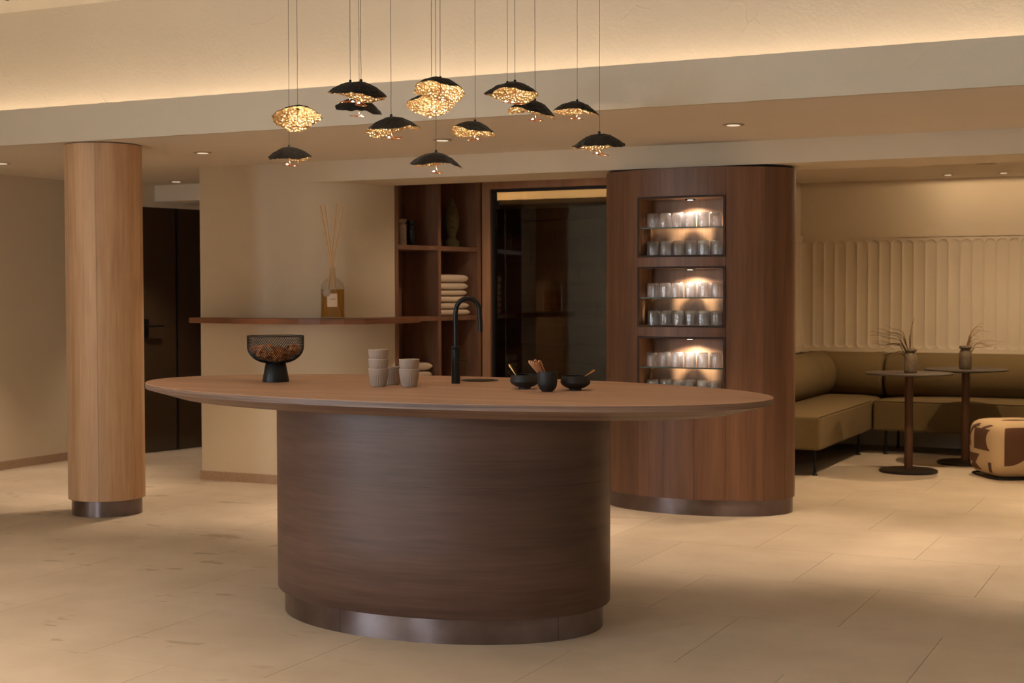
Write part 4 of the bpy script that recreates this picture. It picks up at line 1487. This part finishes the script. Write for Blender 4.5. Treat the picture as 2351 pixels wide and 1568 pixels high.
def twigs(x, y, targets, mat, lb, seed):
    rs = random.Random(seed)
    m = MB()
    for ti, (tx, tz, cnt) in enumerate(targets):
        for c in range(cnt):
            ex, ez, ey = tx + rs.uniform(-.04, .04), tz + rs.uniform(-.03, .03), rs.uniform(-.07, .07)
            sx = rs.uniform(-.012, .012); sy = rs.uniform(-.012, .012)
            pts, rad = [], []
            n = 16
            ph = rs.uniform(0, 6)
            for i in range(n + 1):
                t = i / n
                # rises steeply out of the vase, then sweeps sideways
                px = sx + ex * t ** 1.7
                pz = .02 + .15 * min(1, t * 2.2) + (ez - .17) * (1 - (1 - t) ** 2.0)
                py = sy + ey * t ** 1.4
                wv = .010 * t * sin(t * 13 + ph)
                pts.append(IM(px + wv * .4, py + wv * .5, pz + wv))
                rad.append(.0030 * (1 - t) + .0009)
            m.tube(pts, rad, 5)
            if c % 2 == 0:
                b0 = rs.randint(7, 11)
                q0 = Vector(pts[b0])
                dv = Vector(IM(ex * .35, rs.uniform(-.03, .03), rs.uniform(-.05, .05)))
                m.tube([q0 + dv * (k / 6) + Vector((0, 0, .006 * sin(k * 1.4))) for k in range(7)], [.0014 - .0001 * k for k in range(7)], 4)
    return tag(m.build('dried_branch', mat, None, (x, y, .752)), lb, 'branch', 'dried branches in the vases')
twigs(T1[0] + .01, T1[1], [(-.29, .30, 3), (-.27, .22, 4), (-.25, .14, 3), (-.20, .32, 2), (.02, .39, 1), (-.01, .30, 1)], 'twig', 'dark curly dried branch leaning left in the front vase', 4)
twigs(T2[0] - .005, T2[1], [(.12, .36, 2), (.14, .32, 2), (.24, .20, 3), (.10, .26, 2), (.27, .22, 1)], 'twig_pale', 'pale dried branch leaning right in the rear vase', 9)

# pouf: soft cube with a printed pattern
pf = thing('floor_pouf', (-1.43, 10.95, 0), 'cream cube pouf printed with bold brown shapes', 'pouf', rz=atan2(.54, .84))
PSX, PSY, PSZ = .50, .53, .41
def super(u, v_):
    return u
def pouf_mesh():
    N = 120
    v, f, mi = [], [], []
    def sq(t):                       # softened cube
        return t
    def surf(p):                     # p on the cube [-1,1]^3 -> rounded, slightly bulged
        q = Vector(p)
        n_ = 5.2
        s = (abs(q.x) ** n_ + abs(q.y) ** n_ + abs(q.z) ** n_) ** (1 / n_)
        q = q / s
        x, y, z = q.x * PSX / 2 + PSX / 2, q.y * PSY / 2 + PSY / 2, q.z * PSZ / 2 + PSZ / 2
        return (x, y, max(z, .004))
    def left_print(a, z):            # face seen at left: a 0 (far) .. 1 (front corner), z 0..1
        if .13 < z < .99:
            # arched bar
            d = sqrt(((a - .42) / .34) ** 2 + ((z - .50) / .48) ** 2) if z > .5 else abs(a - .42) / .34
            if a < .42 and .56 < z and .80 < d < 1.0: return 1
            if .12 < a < .19 and .50 < z <= .60: return 1
        if .47 < z < .86 and .30 < a < .78:
            if (a - .86) ** 2 / .16 ** 2 / 1.2 + (z - .67) ** 2 / .20 ** 2 > 1: return 1
        if .84 < z < .98 and .52 < a < .82 and abs((z - .84) - (a - .52) * .5) < .035: return 1
        if .22 < z < .38 and abs(a - .26) < .22 - (.38 - z) * .75: return 1
        if .07 < z < .215 and abs(a - .30) < .05 + (.215 - z) * 1.1: return 1
        if .04 < z < .27 and .74 < a < .83: return 1
        return 0
    def right_print(a, z):           # face turned to the right: a 0 at the front corner
        if .58 < z < .93 and .12 < a:
            if a < .42 or (a - .42) ** 2 / .14 ** 2 + (z - .755) ** 2 / .175 ** 2 < 1: return 1
        if .22 < z <= .58 and .12 < a:
            if (a - .12) ** 2 / .42 ** 2 + (z - .60) ** 2 / .38 ** 2 < 1: return 1
        if z < .12 and a > .45 and (a - .75) ** 2 / .3 ** 2 + z ** 2 / .12 ** 2 < 1: return 1
        return 0
    def top_print(a, b):
        return 1 if (a - .45) ** 2 / .20 ** 2 + (b - .35) ** 2 / .10 ** 2 < 1 else 0
    idx = {}
    def vid(p):
        k = (round(p[0], 5), round(p[1], 5), round(p[2], 5))
        if k not in idx:
            idx[k] = len(v)
            v.append(surf(p))
        return idx[k]
    for ax in range(3):
        for sg in (-1, 1):
            for i in range(N):
                for j in range(N):
                    quad = []
                    for (di, dj) in ((0, 0), (1, 0), (1, 1), (0, 1)):
                        a, b_ = -1 + 2 * (i + di) / N, -1 + 2 * (j + dj) / N
                        p = [0, 0, 0]
                        p[ax] = sg
                        p[(ax + 1) % 3], p[(ax + 2) % 3] = a, b_
                        quad.append(vid(p))
                    f.append(tuple(quad))
                    c = [0, 0, 0]
                    c[ax] = sg
                    c[(ax + 1) % 3], c[(ax + 2) % 3] = -1 + 2 * (i + .5) / N, -1 + 2 * (j + .5) / N
                    w = 0
                    if ax == 0 and sg == -1:
                        w = left_print(.5 - c[1] / 2, .5 + c[2] / 2)
                    elif ax == 1 and sg == -1:
                        w = right_print(.5 + c[0] / 2, .5 + c[2] / 2)
                    elif ax == 2 and sg == 1:
                        w = top_print(.5 + c[0] / 2, .5 + c[1] / 2)
                    mi.append(w)
    m = MB()
    m.v, m.f, m.mi = v, f, mi
    return m
pouf_mesh().build('cover', ['pouf_light', 'pouf_dark'], pf, (0, 0, .012), smooth=60)
MB().tube([(PSX / 2 + (PSX / 2 - .018) * math.copysign(abs(cos(a)) ** .4, cos(a)), PSY / 2 + (PSY / 2 - .018) * math.copysign(abs(sin(a)) ** .4, sin(a)), .010) for a in [2 * pi * (i + .5) / 48 for i in range(48)]], .007, 8, True).build('base_piping', 'leg', pf, smooth=60)
